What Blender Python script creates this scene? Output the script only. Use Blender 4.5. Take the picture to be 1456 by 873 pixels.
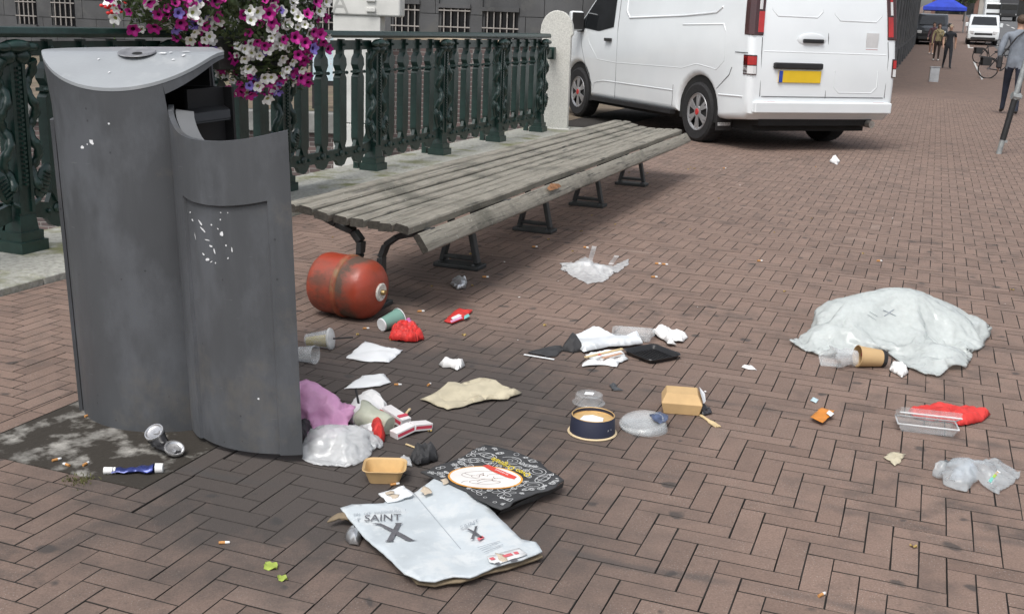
import bpy, bmesh, math, random
from mathutils import Vector, Matrix, noise
from mathutils.geometry import delaunay_2d_cdt
R_ = random.Random(7)
sc = bpy.context.scene
for o in list(bpy.data.objects): bpy.data.objects.remove(o)
# ------------------------------------------------------------------ camera, sky, sun, exposure
FPX, CX, CY, CAMH = 1545.13, 728.0, 436.5, 1.3244
RIGHT = Vector((0.99920011, 0.01014014, 0.03868235))
DOWN = Vector((0.03998933, -0.25336825, -0.96654301))
FWD = Vector((0.0, 0.96731676, -0.25357108))
cd = bpy.data.cameras.new('camera'); cam = bpy.data.objects.new('camera', cd); sc.collection.objects.link(cam)
m = Matrix.Identity(4)
for i in range(3):
    m[i][0] = RIGHT[i]; m[i][1] = -DOWN[i]; m[i][2] = -FWD[i]
m[2][3] = CAMH
cam.matrix_world = m
cd.sensor_width = 36; cd.lens = FPX / 1456 * 36; cd.clip_start = .05; cd.clip_end = 1500
sc.camera = cam
SUN_EL, SUN_AZ = 58, 205          # azimuth: where the light comes from, degrees clockwise from +Y
w = bpy.data.worlds.new('World'); sc.world = w; w.use_nodes = True
nt = w.node_tree; bgn = nt.nodes['Background']
sky = nt.nodes.new('ShaderNodeTexSky'); sky.sky_type = 'NISHITA'; sky.sun_disc = False
sky.sun_elevation = math.radians(SUN_EL); sky.sun_rotation = math.radians(SUN_AZ)
sky.air_density = 1.0; sky.dust_density = 4.0; sky.ozone_density = 1.0
hs = nt.nodes.new('ShaderNodeHueSaturation'); hs.inputs['Saturation'].default_value = .34
nt.links.new(sky.outputs[0], hs.inputs['Color']); nt.links.new(hs.outputs[0], bgn.inputs[0])
bgn.inputs[1].default_value = .15
sl = bpy.data.lights.new('sun', 'SUN'); sl.energy = 1.3; sl.angle = math.radians(24); sl.color = (1, .975, .94)
so = bpy.data.objects.new('sun', sl); sc.collection.objects.link(so)
az = math.radians(SUN_AZ); el = math.radians(SUN_EL)
sd = Vector((math.sin(az) * math.cos(el), math.cos(az) * math.cos(el), math.sin(el)))
so.rotation_euler = sd.to_track_quat('Z', 'Y').to_euler(); so.location = (0, 0, 12)
vs = sc.view_settings; vs.view_transform = 'Standard'; vs.look = 'None'; vs.exposure = 0.37; vs.gamma = 1; vs.use_curve_mapping = False
# ------------------------------------------------------------------ coordinates
YAW = -0.3548149; CA, SA = math.cos(YAW), math.sin(YAW); OX, OY = .9718, 3.0681   # street grid: a across, b along the street
def W(a, b, z=0.): return Vector((OX + a * CA - b * SA, OY + a * SA + b * CA, z))
def Lc(x, y): dx, dy = x - OX, y - OY; return (dx * CA + dy * SA, -dx * SA + dy * CA)
def slope(d):
    if d < 28: return 0.
    if d < 80: return .001187 * (d - 28) ** 1.731
    return .001187 * 52 ** 1.731 + (d - 80) * .0368
def ray(u, v): return RIGHT * ((u - CX) / FPX) + DOWN * ((v - CY) / FPX) + FWD
def G(u, v, z=0.):
    d = ray(u, v); t = (z - CAMH) / d.z; return Vector((d.x * t, d.y * t, z))
def GS(u, v):                       # a pixel's point on the gently rising far street
    d = ray(u, v); t = 3.
    while t < 400:
        x, y, z = d.x * t, d.y * t, CAMH + d.z * t
        if z <= slope(Lc(x, y)[1]): return Vector((x, y, z))
        t += .1
    return Vector((d.x * t, d.y * t, 0))
def AT(u, v, y):                    # a pixel's point at a known depth
    d = ray(u, v); t = y / d.y; return Vector((d.x * t, y, CAMH + d.z * t))
def PX(p):
    q = Vector(p) - Vector((0, 0, CAMH)); f = q.dot(FWD)
    if f < .05: return (-9999, -9999)
    return (CX + FPX * q.dot(RIGHT) / f, CY + FPX * q.dot(DOWN) / f)
# ------------------------------------------------------------------ materials
def nd(t, ty, **kw):
    n = t.nodes.new(ty)
    for k, v in kw.items(): setattr(n, k, v)
    return n
def mathn(t, op, a, b=None, c=None, clamp=False):
    n = nd(t, 'ShaderNodeMath', operation=op, use_clamp=clamp)
    for i, x in enumerate((a, b, c)):
        if x is None: continue
        if isinstance(x, (int, float)): n.inputs[i].default_value = x
        else: t.links.new(x, n.inputs[i])
    return n.outputs[0]
def mixc(t, f, a, b, mode='MIX'):
    n = nd(t, 'ShaderNodeMix', data_type='RGBA', blend_type=mode)
    for i, x in ((0, f), (6, a), (7, b)):
        if isinstance(x, (int, float)): n.inputs[i].default_value = x
        elif isinstance(x, (tuple, list)): n.inputs[i].default_value = (*x[:3], 1)
        else: t.links.new(x, n.inputs[i])
    return n.outputs[2]
def noisen(t, vec, scale, detail=3, rough=.55):
    n = nd(t, 'ShaderNodeTexNoise'); n.inputs['Scale'].default_value = scale; n.inputs['Detail'].default_value = detail; n.inputs['Roughness'].default_value = rough
    if vec is not None: t.links.new(vec, n.inputs['Vector'])
    return n.outputs['Fac']
def ramp(t, f, lo, hi, a=0., b=1.):
    n = nd(t, 'ShaderNodeMapRange'); t.links.new(f, n.inputs[0])
    for i, x in enumerate((lo, hi, a, b)): n.inputs[i + 1].default_value = x
    return n.outputs[0]
MATS = {}
def mat(name, col, rough=.6, metal=0., var=.15, transl=0., vs=6., dirt=None, ds=3., dk=.5, bump=0., bs=60., clear=0., coat=0., spec=.5, stretch=None, emit=None):
    """procedural: colour broken by noise, an optional second colour in patches, bump, optional see-through share"""
    if name in MATS: return MATS[name]
    m = bpy.data.materials.new(name); m.use_nodes = True; t = m.node_tree; b = t.nodes['Principled BSDF']
    tc = nd(t, 'ShaderNodeTexCoord').outputs['Object']
    if stretch:
        mp = nd(t, 'ShaderNodeMapping'); mp.inputs['Scale'].default_value = stretch; t.links.new(tc, mp.inputs[0]); vec = mp.outputs[0]
    else: vec = tc
    n1 = noisen(t, vec, vs, 4)
    c = mixc(t, ramp(t, n1, .3, .7), tuple(x * (1 - var) for x in col), tuple(min(1, x * (1 + var)) for x in col))
    if dirt:
        n2 = noisen(t, vec, ds, 5, .65)
        c = mixc(t, ramp(t, n2, dk, dk + .14), c, dirt)
    t.links.new(c, b.inputs['Base Color'])
    b.inputs['Roughness'].default_value = rough; b.inputs['Metallic'].default_value = metal
    b.inputs['Specular IOR Level'].default_value = spec
    if coat: b.inputs['Coat Weight'].default_value = coat; b.inputs['Coat Roughness'].default_value = .08
    if bump:
        bn = nd(t, 'ShaderNodeBump'); bn.inputs['Strength'].default_value = bump; bn.inputs['Distance'].default_value = .004
        t.links.new(noisen(t, vec, bs, 4), bn.inputs['Height']); t.links.new(bn.outputs[0], b.inputs['Normal'])
    if emit:
        b.inputs['Emission Color'].default_value = (*emit[:3], 1); b.inputs['Emission Strength'].default_value = emit[3]
    if clear:
        tr = nd(t, 'ShaderNodeBsdfTransparent'); mx = nd(t, 'ShaderNodeMixShader')
        n3 = noisen(t, tc, 25, 3); fac = ramp(t, n3, .3, .7, min(1, clear + .06), max(0, clear - .06))
        surf = b.outputs[0]
        if transl:
            tl_ = nd(t, 'ShaderNodeBsdfTranslucent'); tl_.inputs[0].default_value = (*col, 1); m2 = nd(t, 'ShaderNodeMixShader'); m2.inputs[0].default_value = transl; t.links.new(surf, m2.inputs[1]); t.links.new(tl_.outputs[0], m2.inputs[2]); surf = m2.outputs[0]
        t.links.new(fac, mx.inputs[0]); t.links.new(surf, mx.inputs[1]); t.links.new(tr.outputs[0], mx.inputs[2])
        t.links.new(mx.outputs[0], t.nodes['Material Output'].inputs['Surface'])
    MATS[name] = m
    return m
# ------------------------------------------------------------------ mesh building
class MB:
    def __init__(s): s.v = []; s.f = []
    def add(s, vs, fs):
        o = len(s.v); s.v += [tuple(x) for x in vs]; s.f += [tuple(i + o for i in f) for f in fs]; return s
    def box(s, c, d, rot=None, taper=1.):
        x, y, z = d[0] / 2, d[1] / 2, d[2] / 2
        vs = [Vector((i * x * (taper if k > 0 else 1), j * y * (taper if k > 0 else 1), k * z)) for k in (-1, 1) for j in (-1, 1) for i in (-1, 1)]
        if rot is not None: vs = [rot @ p for p in vs]
        c = Vector(c)
        return s.add([p + c for p in vs], [(0, 2, 3, 1), (4, 5, 7, 6), (0, 1, 5, 4), (2, 6, 7, 3), (0, 4, 6, 2), (1, 3, 7, 5)])
    def bar(s, p, q, w_, h_, up=(0, 0, 1)):
        p, q = Vector(p), Vector(q); d = (q - p); L = d.length; d.normalize()
        sx = d.cross(Vector(up));
        if sx.length < 1e-4: sx = d.cross(Vector((1, 0, 0)))
        sx.normalize(); sy = sx.cross(d)
        vs = [b + sx * i * w_ / 2 + sy * j * h_ / 2 for b in (p, q) for j in (-1, 1) for i in (-1, 1)]
        return s.add(vs, [(0, 1, 3, 2), (4, 6, 7, 5), (0, 4, 5, 1), (2, 3, 7, 6), (0, 2, 6, 4), (1, 5, 7, 3)])
    def tube(s, pts, r, n=8, caps=True):
        pts = [Vector(p) for p in pts]; rr = r if isinstance(r, (list, tuple)) else [r] * len(pts)
        vs = []; prev = None
        for i, p in enumerate(pts):
            t = (pts[min(i + 1, len(pts) - 1)] - pts[max(i - 1, 0)]).normalized()
            if prev is None: a = t.orthogonal().normalized()
            else:
                a = prev - t * prev.dot(t); a = a.normalized() if a.length > 1e-6 else t.orthogonal().normalized()
            prev = a; b = t.cross(a)
            vs += [p + (a * math.cos(2 * math.pi * k / n) + b * math.sin(2 * math.pi * k / n)) * rr[i] for k in range(n)]
        fs = [(i * n + k, i * n + (k + 1) % n, (i + 1) * n + (k + 1) % n, (i + 1) * n + k) for i in range(len(pts) - 1) for k in range(n)]
        if caps: fs += [tuple(reversed(range(n))), tuple(range((len(pts) - 1) * n, len(pts) * n))]
        return s.add(vs, fs)
    def lathe(s, prof, n=24, M=None, a0=0., a1=2 * math.pi):
        full = abs(a1 - a0 - 2 * math.pi) < 1e-6; cols = n if full else n + 1
        vs = []
        for r, z in prof:
            for k in range(cols):
                a = a0 + (a1 - a0) * k / n; p = Vector((r * math.cos(a), r * math.sin(a), z)); vs.append(M @ p if M else p)
        fs = []
        for i in range(len(prof) - 1):
            for k in range(n):
                k2 = (k + 1) % cols
                fs.append((i * cols + k, i * cols + k2, (i + 1) * cols + k2, (i + 1) * cols + k))
        return s.add(vs, fs)
    def prism(s, poly, d, M=None):
        """poly: 2D outline (x,y) extruded from z=0 to z=d, M maps into place"""
        n = len(poly); vs = [Vector((x, y, 0)) for x, y in poly] + [Vector((x, y, d)) for x, y in poly]
        if M: vs = [M @ p for p in vs]
        return s.add(vs, [tuple(reversed(range(n))), tuple(range(n, 2 * n))] + [(i, (i + 1) % n, n + (i + 1) % n, n + i) for i in range(n)])
    def ell(s, c, r, n=10, k=6, M=None):
        vs = []; c = Vector(c)
        for i in range(k + 1):
            th = math.pi * i / k
            for j in range(n):
                ph = 2 * math.pi * j / n; p = Vector((r[0] * math.sin(th) * math.cos(ph), r[1] * math.sin(th) * math.sin(ph), r[2] * math.cos(th)))
                vs.append((M @ p if M else p) + c)
        return s.add(vs, [(i * n + j, (i + 1) * n + j, (i + 1) * n + (j + 1) % n, i * n + (j + 1) % n) for i in range(k) for j in range(n)])
COL = sc.collection
def meshof(name, mb, mats=None, smooth=None):
    me = bpy.data.meshes.new(name); me.from_pydata(mb.v, [], mb.f); me.validate()
    bm = bmesh.new(); bm.from_mesh(me); bmesh.ops.recalc_face_normals(bm, faces=bm.faces); bm.to_mesh(me); bm.free()
    for x in (mats if isinstance(mats, (list, tuple)) else [mats]):
        if x: me.materials.append(x)
    if smooth is not None:
        for p in me.polygons: p.use_smooth = True
        me.set_sharp_from_angle(angle=math.radians(smooth))
    return me
def ob(name, mb, mt, parent=None, smooth=None, bevel=0., loc=None, label=None):
    me = mb if isinstance(mb, bpy.types.Mesh) else meshof(name, mb, mt, smooth)
    o = bpy.data.objects.new(name, me); COL.objects.link(o)
    if parent: o.parent = parent
    if loc is not None: o.location = loc
    if bevel:
        b = o.modifiers.new('bevel', 'BEVEL'); b.width = bevel; b.segments = 2; b.limit_method = 'ANGLE'; b.angle_limit = math.radians(35)
        if smooth is None:
            for p in me.polygons: p.use_smooth = True
            me.set_sharp_from_angle(angle=math.radians(32)); b.harden_normals = True
    if label: o['label'] = label
    return o
def tag(o, label, cat, group=None):
    o['label'] = label; o['category'] = cat
    if group: o['group'] = group
    return o
def thing(name, loc, rz, label, cat, group=None):
    o = bpy.data.objects.new(name, None); COL.objects.link(o); o.empty_display_size = .1
    o.location = loc; o.rotation_euler = (0, 0, rz); return tag(o, label, cat, group)
def struct(o): o['kind'] = 'structure'; return o
def rx(a): return Matrix.Rotation(a, 4, 'X')
def ry(a): return Matrix.Rotation(a, 4, 'Y')
def rz(a): return Matrix.Rotation(a, 4, 'Z')
def T(*a): return Matrix.Translation(Vector(a))
PI = math.pi
# ------------------------------------------------------------------ paving
def paving_material(name, bricks=True):
    m = bpy.data.materials.new(name); m.use_nodes = True; t = m.node_tree; b = t.nodes['Principled BSDF']
    pos = nd(t, 'ShaderNodeNewGeometry').outputs['Position']
    if bricks:
        a1 = nd(t, 'ShaderNodeAttribute', attribute_type='OBJECT', attribute_name='tone').outputs['Fac']
        a2 = nd(t, 'ShaderNodeAttribute', attribute_type='GEOMETRY', attribute_name='tone').outputs['Fac']
        tone = mathn(t, 'ADD', a1, a2)
        cr = nd(t, 'ShaderNodeValToRGB'); e = cr.color_ramp
        stops = [(0, (.130, .089, .072)), (.25, (.188, .132, .107)), (.5, (.219, .155, .126)), (.75, (.238, .168, .136)), (1, (.262, .196, .164))]
        e.elements[0].position = 0; e.elements[0].color = (*stops[0][1], 1); e.elements[1].position = 1; e.elements[1].color = (*stops[-1][1], 1)
        for p_, c_ in stops[1:-1]: x = e.elements.new(p_); x.color = (*c_, 1)
        t.links.new(tone, cr.inputs[0]); col = cr.outputs[0]
    else:
        nz = noisen(t, pos, 3, 4); col = mixc(t, nz, (.168, .118, .097), (.208, .148, .121))
    g = noisen(t, pos, 170, 3, .7); col = mixc(t, ramp(t, g, .3, .7), col, (.5, .5, .5), 'OVERLAY') if False else mixc(t, .62, col, mixc(t, ramp(t, g, .28, .72), (.55, .53, .51), (1.42, 1.40, 1.38)), 'MULTIPLY')
    sp = nd(t, 'ShaderNodeTexVoronoi', voronoi_dimensions='2D'); sp.inputs['Scale'].default_value = 75; t.links.new(pos, sp.inputs['Vector'])
    fl = mathn(t, 'MULTIPLY', mathn(t, 'LESS_THAN', sp.outputs['Distance'], .10), ramp(t, noisen(t, pos, 9, 2), .45, .62))
    col = mixc(t, mathn(t, 'MULTIPLY', fl, .55), col, (.46, .43, .39))
    pit = ramp(t, noisen(t, pos, 48, 5, .75), .58, .70, 0, .5); col = mixc(t, pit, col, (.075, .060, .052))
    # grime: patchy everywhere, heavy where the bin has leaked
    n1 = noisen(t, pos, 1.1, 5, .6); n2 = noisen(t, pos, 7, 4, .65)
    grime = mathn(t, 'MULTIPLY', ramp(t, n2, .45, .70), ramp(t, n1, .38, .66, .15, .85))
    sx = nd(t, 'ShaderNodeSeparateXYZ'); t.links.new(pos, sx.inputs[0])
    for (cx, cy, r0, r1, k) in ((-.55, 3.05, .45, 1.15, 1.0), (-.40, 3.70, .5, 1.35, .95), (-.15, 2.75, .2, .9, .85), (-.75, 2.6, .05, .7, .6), (-.15, 2.55, .1, .8, .5), (-.62, 5.15, .1, .55, .75), (-.35, 5.75, .2, .8, .6), (-1.0, 2.95, .1, .4, .5), (.3, 3.9, .2, 1.1, .35)):
        dx = mathn(t, 'SUBTRACT', sx.outputs[0], cx); dy = mathn(t, 'SUBTRACT', sx.outputs[1], cy)
        d = mathn(t, 'SQRT', mathn(t, 'ADD', mathn(t, 'MULTIPLY', dx, dx), mathn(t, 'MULTIPLY', dy, dy)))
        d = mathn(t, 'ADD', d, mathn(t, 'MULTIPLY', mathn(t, 'SUBTRACT', n2, .5), .9))
        grime = mathn(t, 'MAXIMUM', grime, mathn(t, 'MULTIPLY', ramp(t, d, r0, r1, 1, 0), k))
    col = mixc(t, mathn(t, 'MULTIPLY', grime, .88), col, (.050, .047, .045))
    # tyre scuffs that run across the herringbone
    bl = mathn(t, 'ADD', mathn(t, 'MULTIPLY', sx.outputs[0], -SA), mathn(t, 'MULTIPLY', sx.outputs[1], CA))
    for b0, wd, k in ((W(0, -.73), .02, .34), (W(0, -.15), .02, .25), (W(0, .62), .02, .25), (W(0, 1.9), .03, .25)):
        bb = -b0.x * SA + b0.y * CA
        dd = mathn(t, 'ABSOLUTE', mathn(t, 'SUBTRACT', mathn(t, 'ADD', bl, mathn(t, 'MULTIPLY', mathn(t, 'SUBTRACT', n1, .5), .22)), bb))
        f = mathn(t, 'MULTIPLY', ramp(t, dd, wd * .4, wd * 1.5, 1, 0), ramp(t, noisen(t, pos, 2.3, 4), .42, .6, 0, k * 1.4))
        col = mixc(t, f, col, (.055, .055, .055))
    # trodden gum and drips
    vo = nd(t, 'ShaderNodeTexVoronoi', voronoi_dimensions='2D'); vo.inputs['Scale'].default_value = 5.5; vo.inputs['Randomness'].default_value = 1; 
    wob = nd(t, 'ShaderNodeVectorMath', operation='ADD'); t.links.new(pos, wob.inputs[0])
    nv = nd(t, 'ShaderNodeTexNoise'); nv.inputs['Scale'].default_value = 14; t.links.new(pos, nv.inputs['Vector'])
    scn = nd(t, 'ShaderNodeVectorMath', operation='SCALE'); t.links.new(nv.outputs['Color'], scn.inputs[0]); scn.inputs['Scale'].default_value = .06; t.links.new(scn.outputs[0], wob.inputs[1])
    t.links.new(wob.outputs[0], vo.inputs['Vector'])
    rnd = nd(t, 'ShaderNodeSeparateXYZ'); t.links.new(vo.outputs['Color'], rnd.inputs[0])
    rad = mathn(t, 'MULTIPLY', rnd.outputs[0], .14); keep = mathn(t, 'GREATER_THAN', rnd.outputs[1], .66)
    spot = mathn(t, 'MULTIPLY', ramp(t, mathn(t, 'SUBTRACT', vo.outputs['Distance'], rad), -.03, .03, 1, 0), keep)
    col = mixc(t, mathn(t, 'MULTIPLY', spot, .75), col, (.045, .043, .042))
    t.links.new(col, b.inputs['Base Color']); b.inputs['Roughness'].default_value = .82; b.inputs['Specular IOR Level'].default_value = .35
    bn = nd(t, 'ShaderNodeBump'); bn.inputs['Strength'].default_value = .5; bn.inputs['Distance'].default_value = .003
    t.links.new(mathn(t, 'ADD', g, mathn(t, 'MULTIPLY', noisen(t, pos, 35, 3), 1.2)), bn.inputs['Height']); t.links.new(bn.outputs[0], b.inputs['Normal'])
    return m
M_BRICK = paving_material('clinker_brick'); M_FAR = paving_material('far_paving', False)
M_JOINT = mat('joint_dirt', (.026, .022, .019), .95, var=.35, vs=40, bump=.6, bs=90)
def sheet(name, pts, mt, parent=None, z=None):
    mb = MB(); mb.add([(p[0], p[1], p[2] if z is None else z) for p in pts], [tuple(range(len(pts)))])
    return ob(name, mb, mt, parent)
# joint bed under the laid bricks
pavement = struct(sheet('pavement', [W(-4.62, -6), W(16, -6), W(16, 24), W(-4.62, 24)], M_JOINT, z=-.009))
# the street beyond, rising gently
mb = MB(); A_ = [-4.62, 2, 8, 16, 30, 60]; B_ = [23.5, 25, 26.5, 28, 32, 36, 40, 45, 50, 56, 62, 70, 80, 100, 130, 170, 230, 300]
vs_ = [W(a, b, slope(b) - .0035) for b in B_ for a in A_]
mb.add(vs_, [(i * 6 + j, i * 6 + j + 1, (i + 1) * 6 + j + 1, (i + 1) * 6 + j) for i in range(len(B_) - 1) for j in range(5)])
struct(ob('street', mb, M_FAR, smooth=40))
mb = MB(); mb.add([W(16, -6, -.004), W(60, -6, -.004), W(60, 24, -.004), W(16, 24, -.004)], [(0, 1, 2, 3)]); struct(ob('pavement_beyond', mb, M_FAR))
U = .069
PAD = (-2.47, -1.80, -.905, .12)          # concrete pad under the bin: a0,a1,b0,b1
def clip(r, k):
    """rectangle r minus rectangle k -> list"""
    a0, a1, b0, b1 = r
    if a1 <= k[0] or a0 >= k[1] or b1 <= k[2] or b0 >= k[3]: return [r]
    out = []
    if a0 < k[0]: out.append((a0, k[0], b0, b1))
    if a1 > k[1]: out.append((k[1], a1, b0, b1))
    c0, c1 = max(a0, k[0]), min(a1, k[1])
    if b0 < k[2]: out.append((c0, c1, b0, k[2]))
    if b1 > k[3]: out.append((c0, c1, k[3], b1))
    return [q for q in out if q[1] - q[0] > .012 and q[3] - q[2] > .012]
KERB_A = -3.765
rects = []
frame = (PAD[0] - U, PAD[1] + U, PAD[2] - U, PAD[3] + U)
for i in range(-64, 330):
    for j in range(-90, 360):
        c_ = (i + j) % 6
        if c_ == 2: r = (i * U, (i + 1) * U, j * U, (j + 3) * U)
        elif c_ == 5: r = (i * U, (i + 3) * U, j * U, (j + 1) * U)
        else: continue
        if r[0] < KERB_A + .002: 
            if r[1] < KERB_A + .03: continue
            r = (KERB_A + .004, r[1], r[2], r[3])
        cen = W((r[0] + r[1]) / 2, (r[2] + r[3]) / 2)
        if r[3] > 24 or r[1] > 16: continue
        if cen.y < .9: continue
        u_, v_ = PX(cen)
        lim = 520 if cen.y < 6 else (300 if cen.y < 14 else 90)
        if u_ < -lim or u_ > 1456 + lim or v_ > 1900: continue
        rects += [(q, cen) for q in clip(r, frame)]
def course(a0, a1, b0, b1, along):
    L0, L1 = (b0, b1) if along == 'b' else (a0, a1); x = L0
    while x < L1 - .02:
        y = min(x + 3 * U, L1); q = (a0, a1, x, y) if along == 'b' else (x, y, b0, b1)
        rects.append((q, W((q[0] + q[1]) / 2, (q[2] + q[3]) / 2))); x = y
course(frame[0], PAD[0], frame[2], frame[3], 'b'); course(PAD[1], frame[1], frame[2], frame[3], 'b')
course(PAD[0], PAD[1], frame[2], PAD[2], 'a'); course(PAD[0], PAD[1], PAD[3], frame[3], 'a')
def brick_geo(w_, h_, rr, org=(0, 0, 0), th=0., jit=.0013):
    g_ = .0005; b_ = .0013; zz = rr.gauss(0, .0003); tx, ty = rr.gauss(0, .0012), rr.gauss(0, .0012)
    def P(x, y, z):
        z += zz + x * tx + y * ty if z > -.01 else 0
        return (org[0] + x * math.cos(th) - y * math.sin(th), org[1] + x * math.sin(th) + y * math.cos(th), org[2] + z)
    xs, ys = w_ / 2 - g_, h_ / 2 - g_; vs = []
    for z, ins in ((-.0095, 0), (-.0014, .0001), (0, b_)):
        for sx_, sy_ in ((-1, -1), (1, -1), (1, 1), (-1, 1)):
            vs.append(P(sx_ * (xs - ins + rr.uniform(-jit, jit * .5)), sy_ * (ys - ins + rr.uniform(-jit, jit * .5)), z))
    fs = [(8, 9, 10, 11)] + [(l + k, l + (k + 1) % 4, l + 4 + (k + 1) % 4, l + 4 + k) for l in (0, 4) for k in range(4)]
    return vs, fs
def tone(rr): return min(1, max(0, rr.gauss(.5, .13)))
vis = []; rest = []
for q, cen in rects:
    c2 = W((q[0] + q[1]) / 2, (q[2] + q[3]) / 2); u_, v_ = PX(c2)
    (vis if (0 < u_ < 1456 and 0 < v_ < 873) else rest).append((q, c2))
vis.sort(key=lambda e: e[1].y)
near, far = vis[:300], vis[300:] + rest
proto = {}
for q, c2 in near:
    w_, h_ = q[1] - q[0], q[3] - q[2]; key = (round(w_, 2), round(h_, 2), R_.randrange(5))
    if key not in proto:
        mb = MB(); mb.add(*brick_geo(w_, h_, R_)); proto[key] = meshof('brick', mb, [M_BRICK, M_JOINT]); proto[key].polygons.foreach_set('material_index', [0] + [1] * 8)
    o = ob('brick', proto[key], None, pavement, loc=c2); o.rotation_euler = (R_.gauss(0, .001), R_.gauss(0, .001), YAW + R_.gauss(0, .003)); o['tone'] = tone(R_)
mb = MB(); tones = []
for q, c2 in far:
    n0 = len(mb.v); vsx, fsx = brick_geo(q[1] - q[0], q[3] - q[2], R_, c2, YAW + R_.gauss(0, .004)); mb.add(vsx, fsx); tones += [tone(R_)] * len(vsx)
me = bpy.data.meshes.new('brick_field'); me.from_pydata(mb.v, [], mb.f); me.materials.append(M_BRICK); me.materials.append(M_JOINT); me.polygons.foreach_set('material_index', [0 if i % 9 == 0 else 1 for i in range(len(me.polygons))])
at = me.attributes.new('tone', 'FLOAT', 'POINT'); at.data.foreach_set('value', tones)
o = ob('brick_field', me, None, pavement); o['kind'] = 'stuff'
print('bricks', len(rects), 'near', len(near))
# concrete pad with black dirt on it, granite kerb slab that carries the railing
M_PAD = mat('pad_concrete', (.30, .29, .265), .9, var=.3, vs=9, dirt=(.030, .025, .019), ds=6, dk=.345, bump=1, bs=45)
mb = MB(); mb.box((0, 0, 0), (PAD[1] - PAD[0] - .006, PAD[3] - PAD[2] - .006, .012)); c_ = W((PAD[0] + PAD[1]) / 2, (PAD[2] + PAD[3]) / 2, -.006)
o = struct(ob('concrete_pad', mb, M_PAD, loc=c_)); o.rotation_euler.z = YAW
M_GRAN = mat('kerb_granite', (.34, .34, .305), .85, var=.3, vs=40, dirt=(.17, .175, .085), ds=2.6, dk=.50, bump=.8, bs=120)
kerb = struct(thing('kerb', W(0, 0), YAW, 'x', 'kerb')); del kerb['label']; del kerb['category']
b0 = -1.6
while b0 < 10.2:
    mb = MB(); mb.box((-4.195, b0 + .6, .0), (.86, 1.194, .07)); ob('kerb_slab', mb, M_GRAN, kerb, bevel=.008); b0 += 1.2
# ------------------------------------------------------------------ canal, far quay and buildings
M_WATER = mat('canal_water', (.03, .035, .03), .12, var=.2, vs=1.5, bump=.3, bs=3)
struct(sheet('canal_water', [(-45, -8), (2, -8), (2, 15.6), (-45, 15.6)], M_WATER, z=-2.1))
M_QUAYG = mat('quay_ground', (.16, .125, .09), .95, var=.3, vs=2, dirt=(.10, .11, .05), ds=1.2, dk=.55, bump=.5)
e = W(-4.63, 0); dirb = Vector((-SA, CA, 0)); tq = (15.62 - e.y) / dirb.y; qx = e.x + dirb.x * tq; tq2 = (45 - e.y) / dirb.y
struct(sheet('quay_ground', [(-45, 15.62), (qx, 15.62), (e.x + dirb.x * tq2, 45), (-45, 45)], M_QUAYG, z=-.008))
def brickwall_mat(name, c1, c2, mortar, sx=1., bw=.21, bh=.062):
    m = bpy.data.materials.new(name); m.use_nodes = True; t = m.node_tree; b = t.nodes['Principled BSDF']
    tc = nd(t, 'ShaderNodeTexCoord').outputs['Object']; mp = nd(t, 'ShaderNodeMapping'); t.links.new(tc, mp.inputs[0]); mp.inputs['Rotation'].default_value = (math.radians(-90), 0, 0)
    br = nd(t, 'ShaderNodeTexBrick'); t.links.new(mp.outputs[0], br.inputs['Vector']); br.inputs['Scale'].default_value = 1
    br.inputs['Brick Width'].default_value = bw; br.inputs['Row Height'].default_value = bh; br.inputs['Mortar Size'].default_value = .006
    br.inputs['Color1'].default_value = (*c1, 1); br.inputs['Color2'].default_value = (*c2, 1); br.inputs['Mortar'].default_value = (*mortar, 1)
    n_ = noisen(t, tc, 3, 4); t.links.new(mixc(t, .5, br.outputs['Color'], mixc(t, n_, (.5, .5, .5), (1.5, 1.5, 1.5)), 'MULTIPLY'), b.inputs['Base Color']); b.inputs['Roughness'].default_value = .9
    bn = nd(t, 'ShaderNodeBump'); bn.inputs['Strength'].default_value = .6; bn.inputs['Distance'].default_value = .01; t.links.new(br.outputs['Fac'], bn.inputs['Height']); bn.invert = True; t.links.new(bn.outputs[0], b.inputs['Normal'])
    return m
M_QW = brickwall_mat('quay_brick', (.15, .105, .098), (.10, .078, .076), (.26, .245, .23))
M_COPE = mat('coping_stone', (.22, .22, .21), .9, var=.3, vs=4, bump=.6)
x1 = AT(520, 150, 15.4).x
t_ = thing('quay_wall', (-6, 15.5, -2.1), 0, 'old brick quay wall with grey stone coping across the canal', 'wall')
mb = MB(); mb.box(((x1 + 6 - 24) / 2, .1, .9), (x1 + 30, .4, 1.8)); ob('brickwork', mb, M_QW, t_)
xx = -24.
while xx < x1 + 6:
    mb = MB(); mb.box((min(xx + .7, x1 + 6 - .02), .08, 1.945), (1.39, .52, .28)); ob('coping_stone', mb, M_COPE, t_, bevel=.015); xx += 1.4
xa, xb = AT(545, 150, 15.2).x, AT(775, 150, 15.2).x
t_ = thing('brick_parapet', ((xa + xb) / 2, 15.35, -2.1), 0, 'purple brown brick parapet rising behind the railing beside the granite post', 'wall')
mb = MB(); mb.box((0, 0, 1.55), (xb - xa, .3, 3.1)); ob('brickwork', mb, M_QW, t_)
mb = MB(); mb.box((0, 0, 3.135), (xb - xa + .06, .38, .07)); ob('coping_stone', mb, mat('sand_coping', (.36, .30, .22), .9), t_, bevel=.01)
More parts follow.
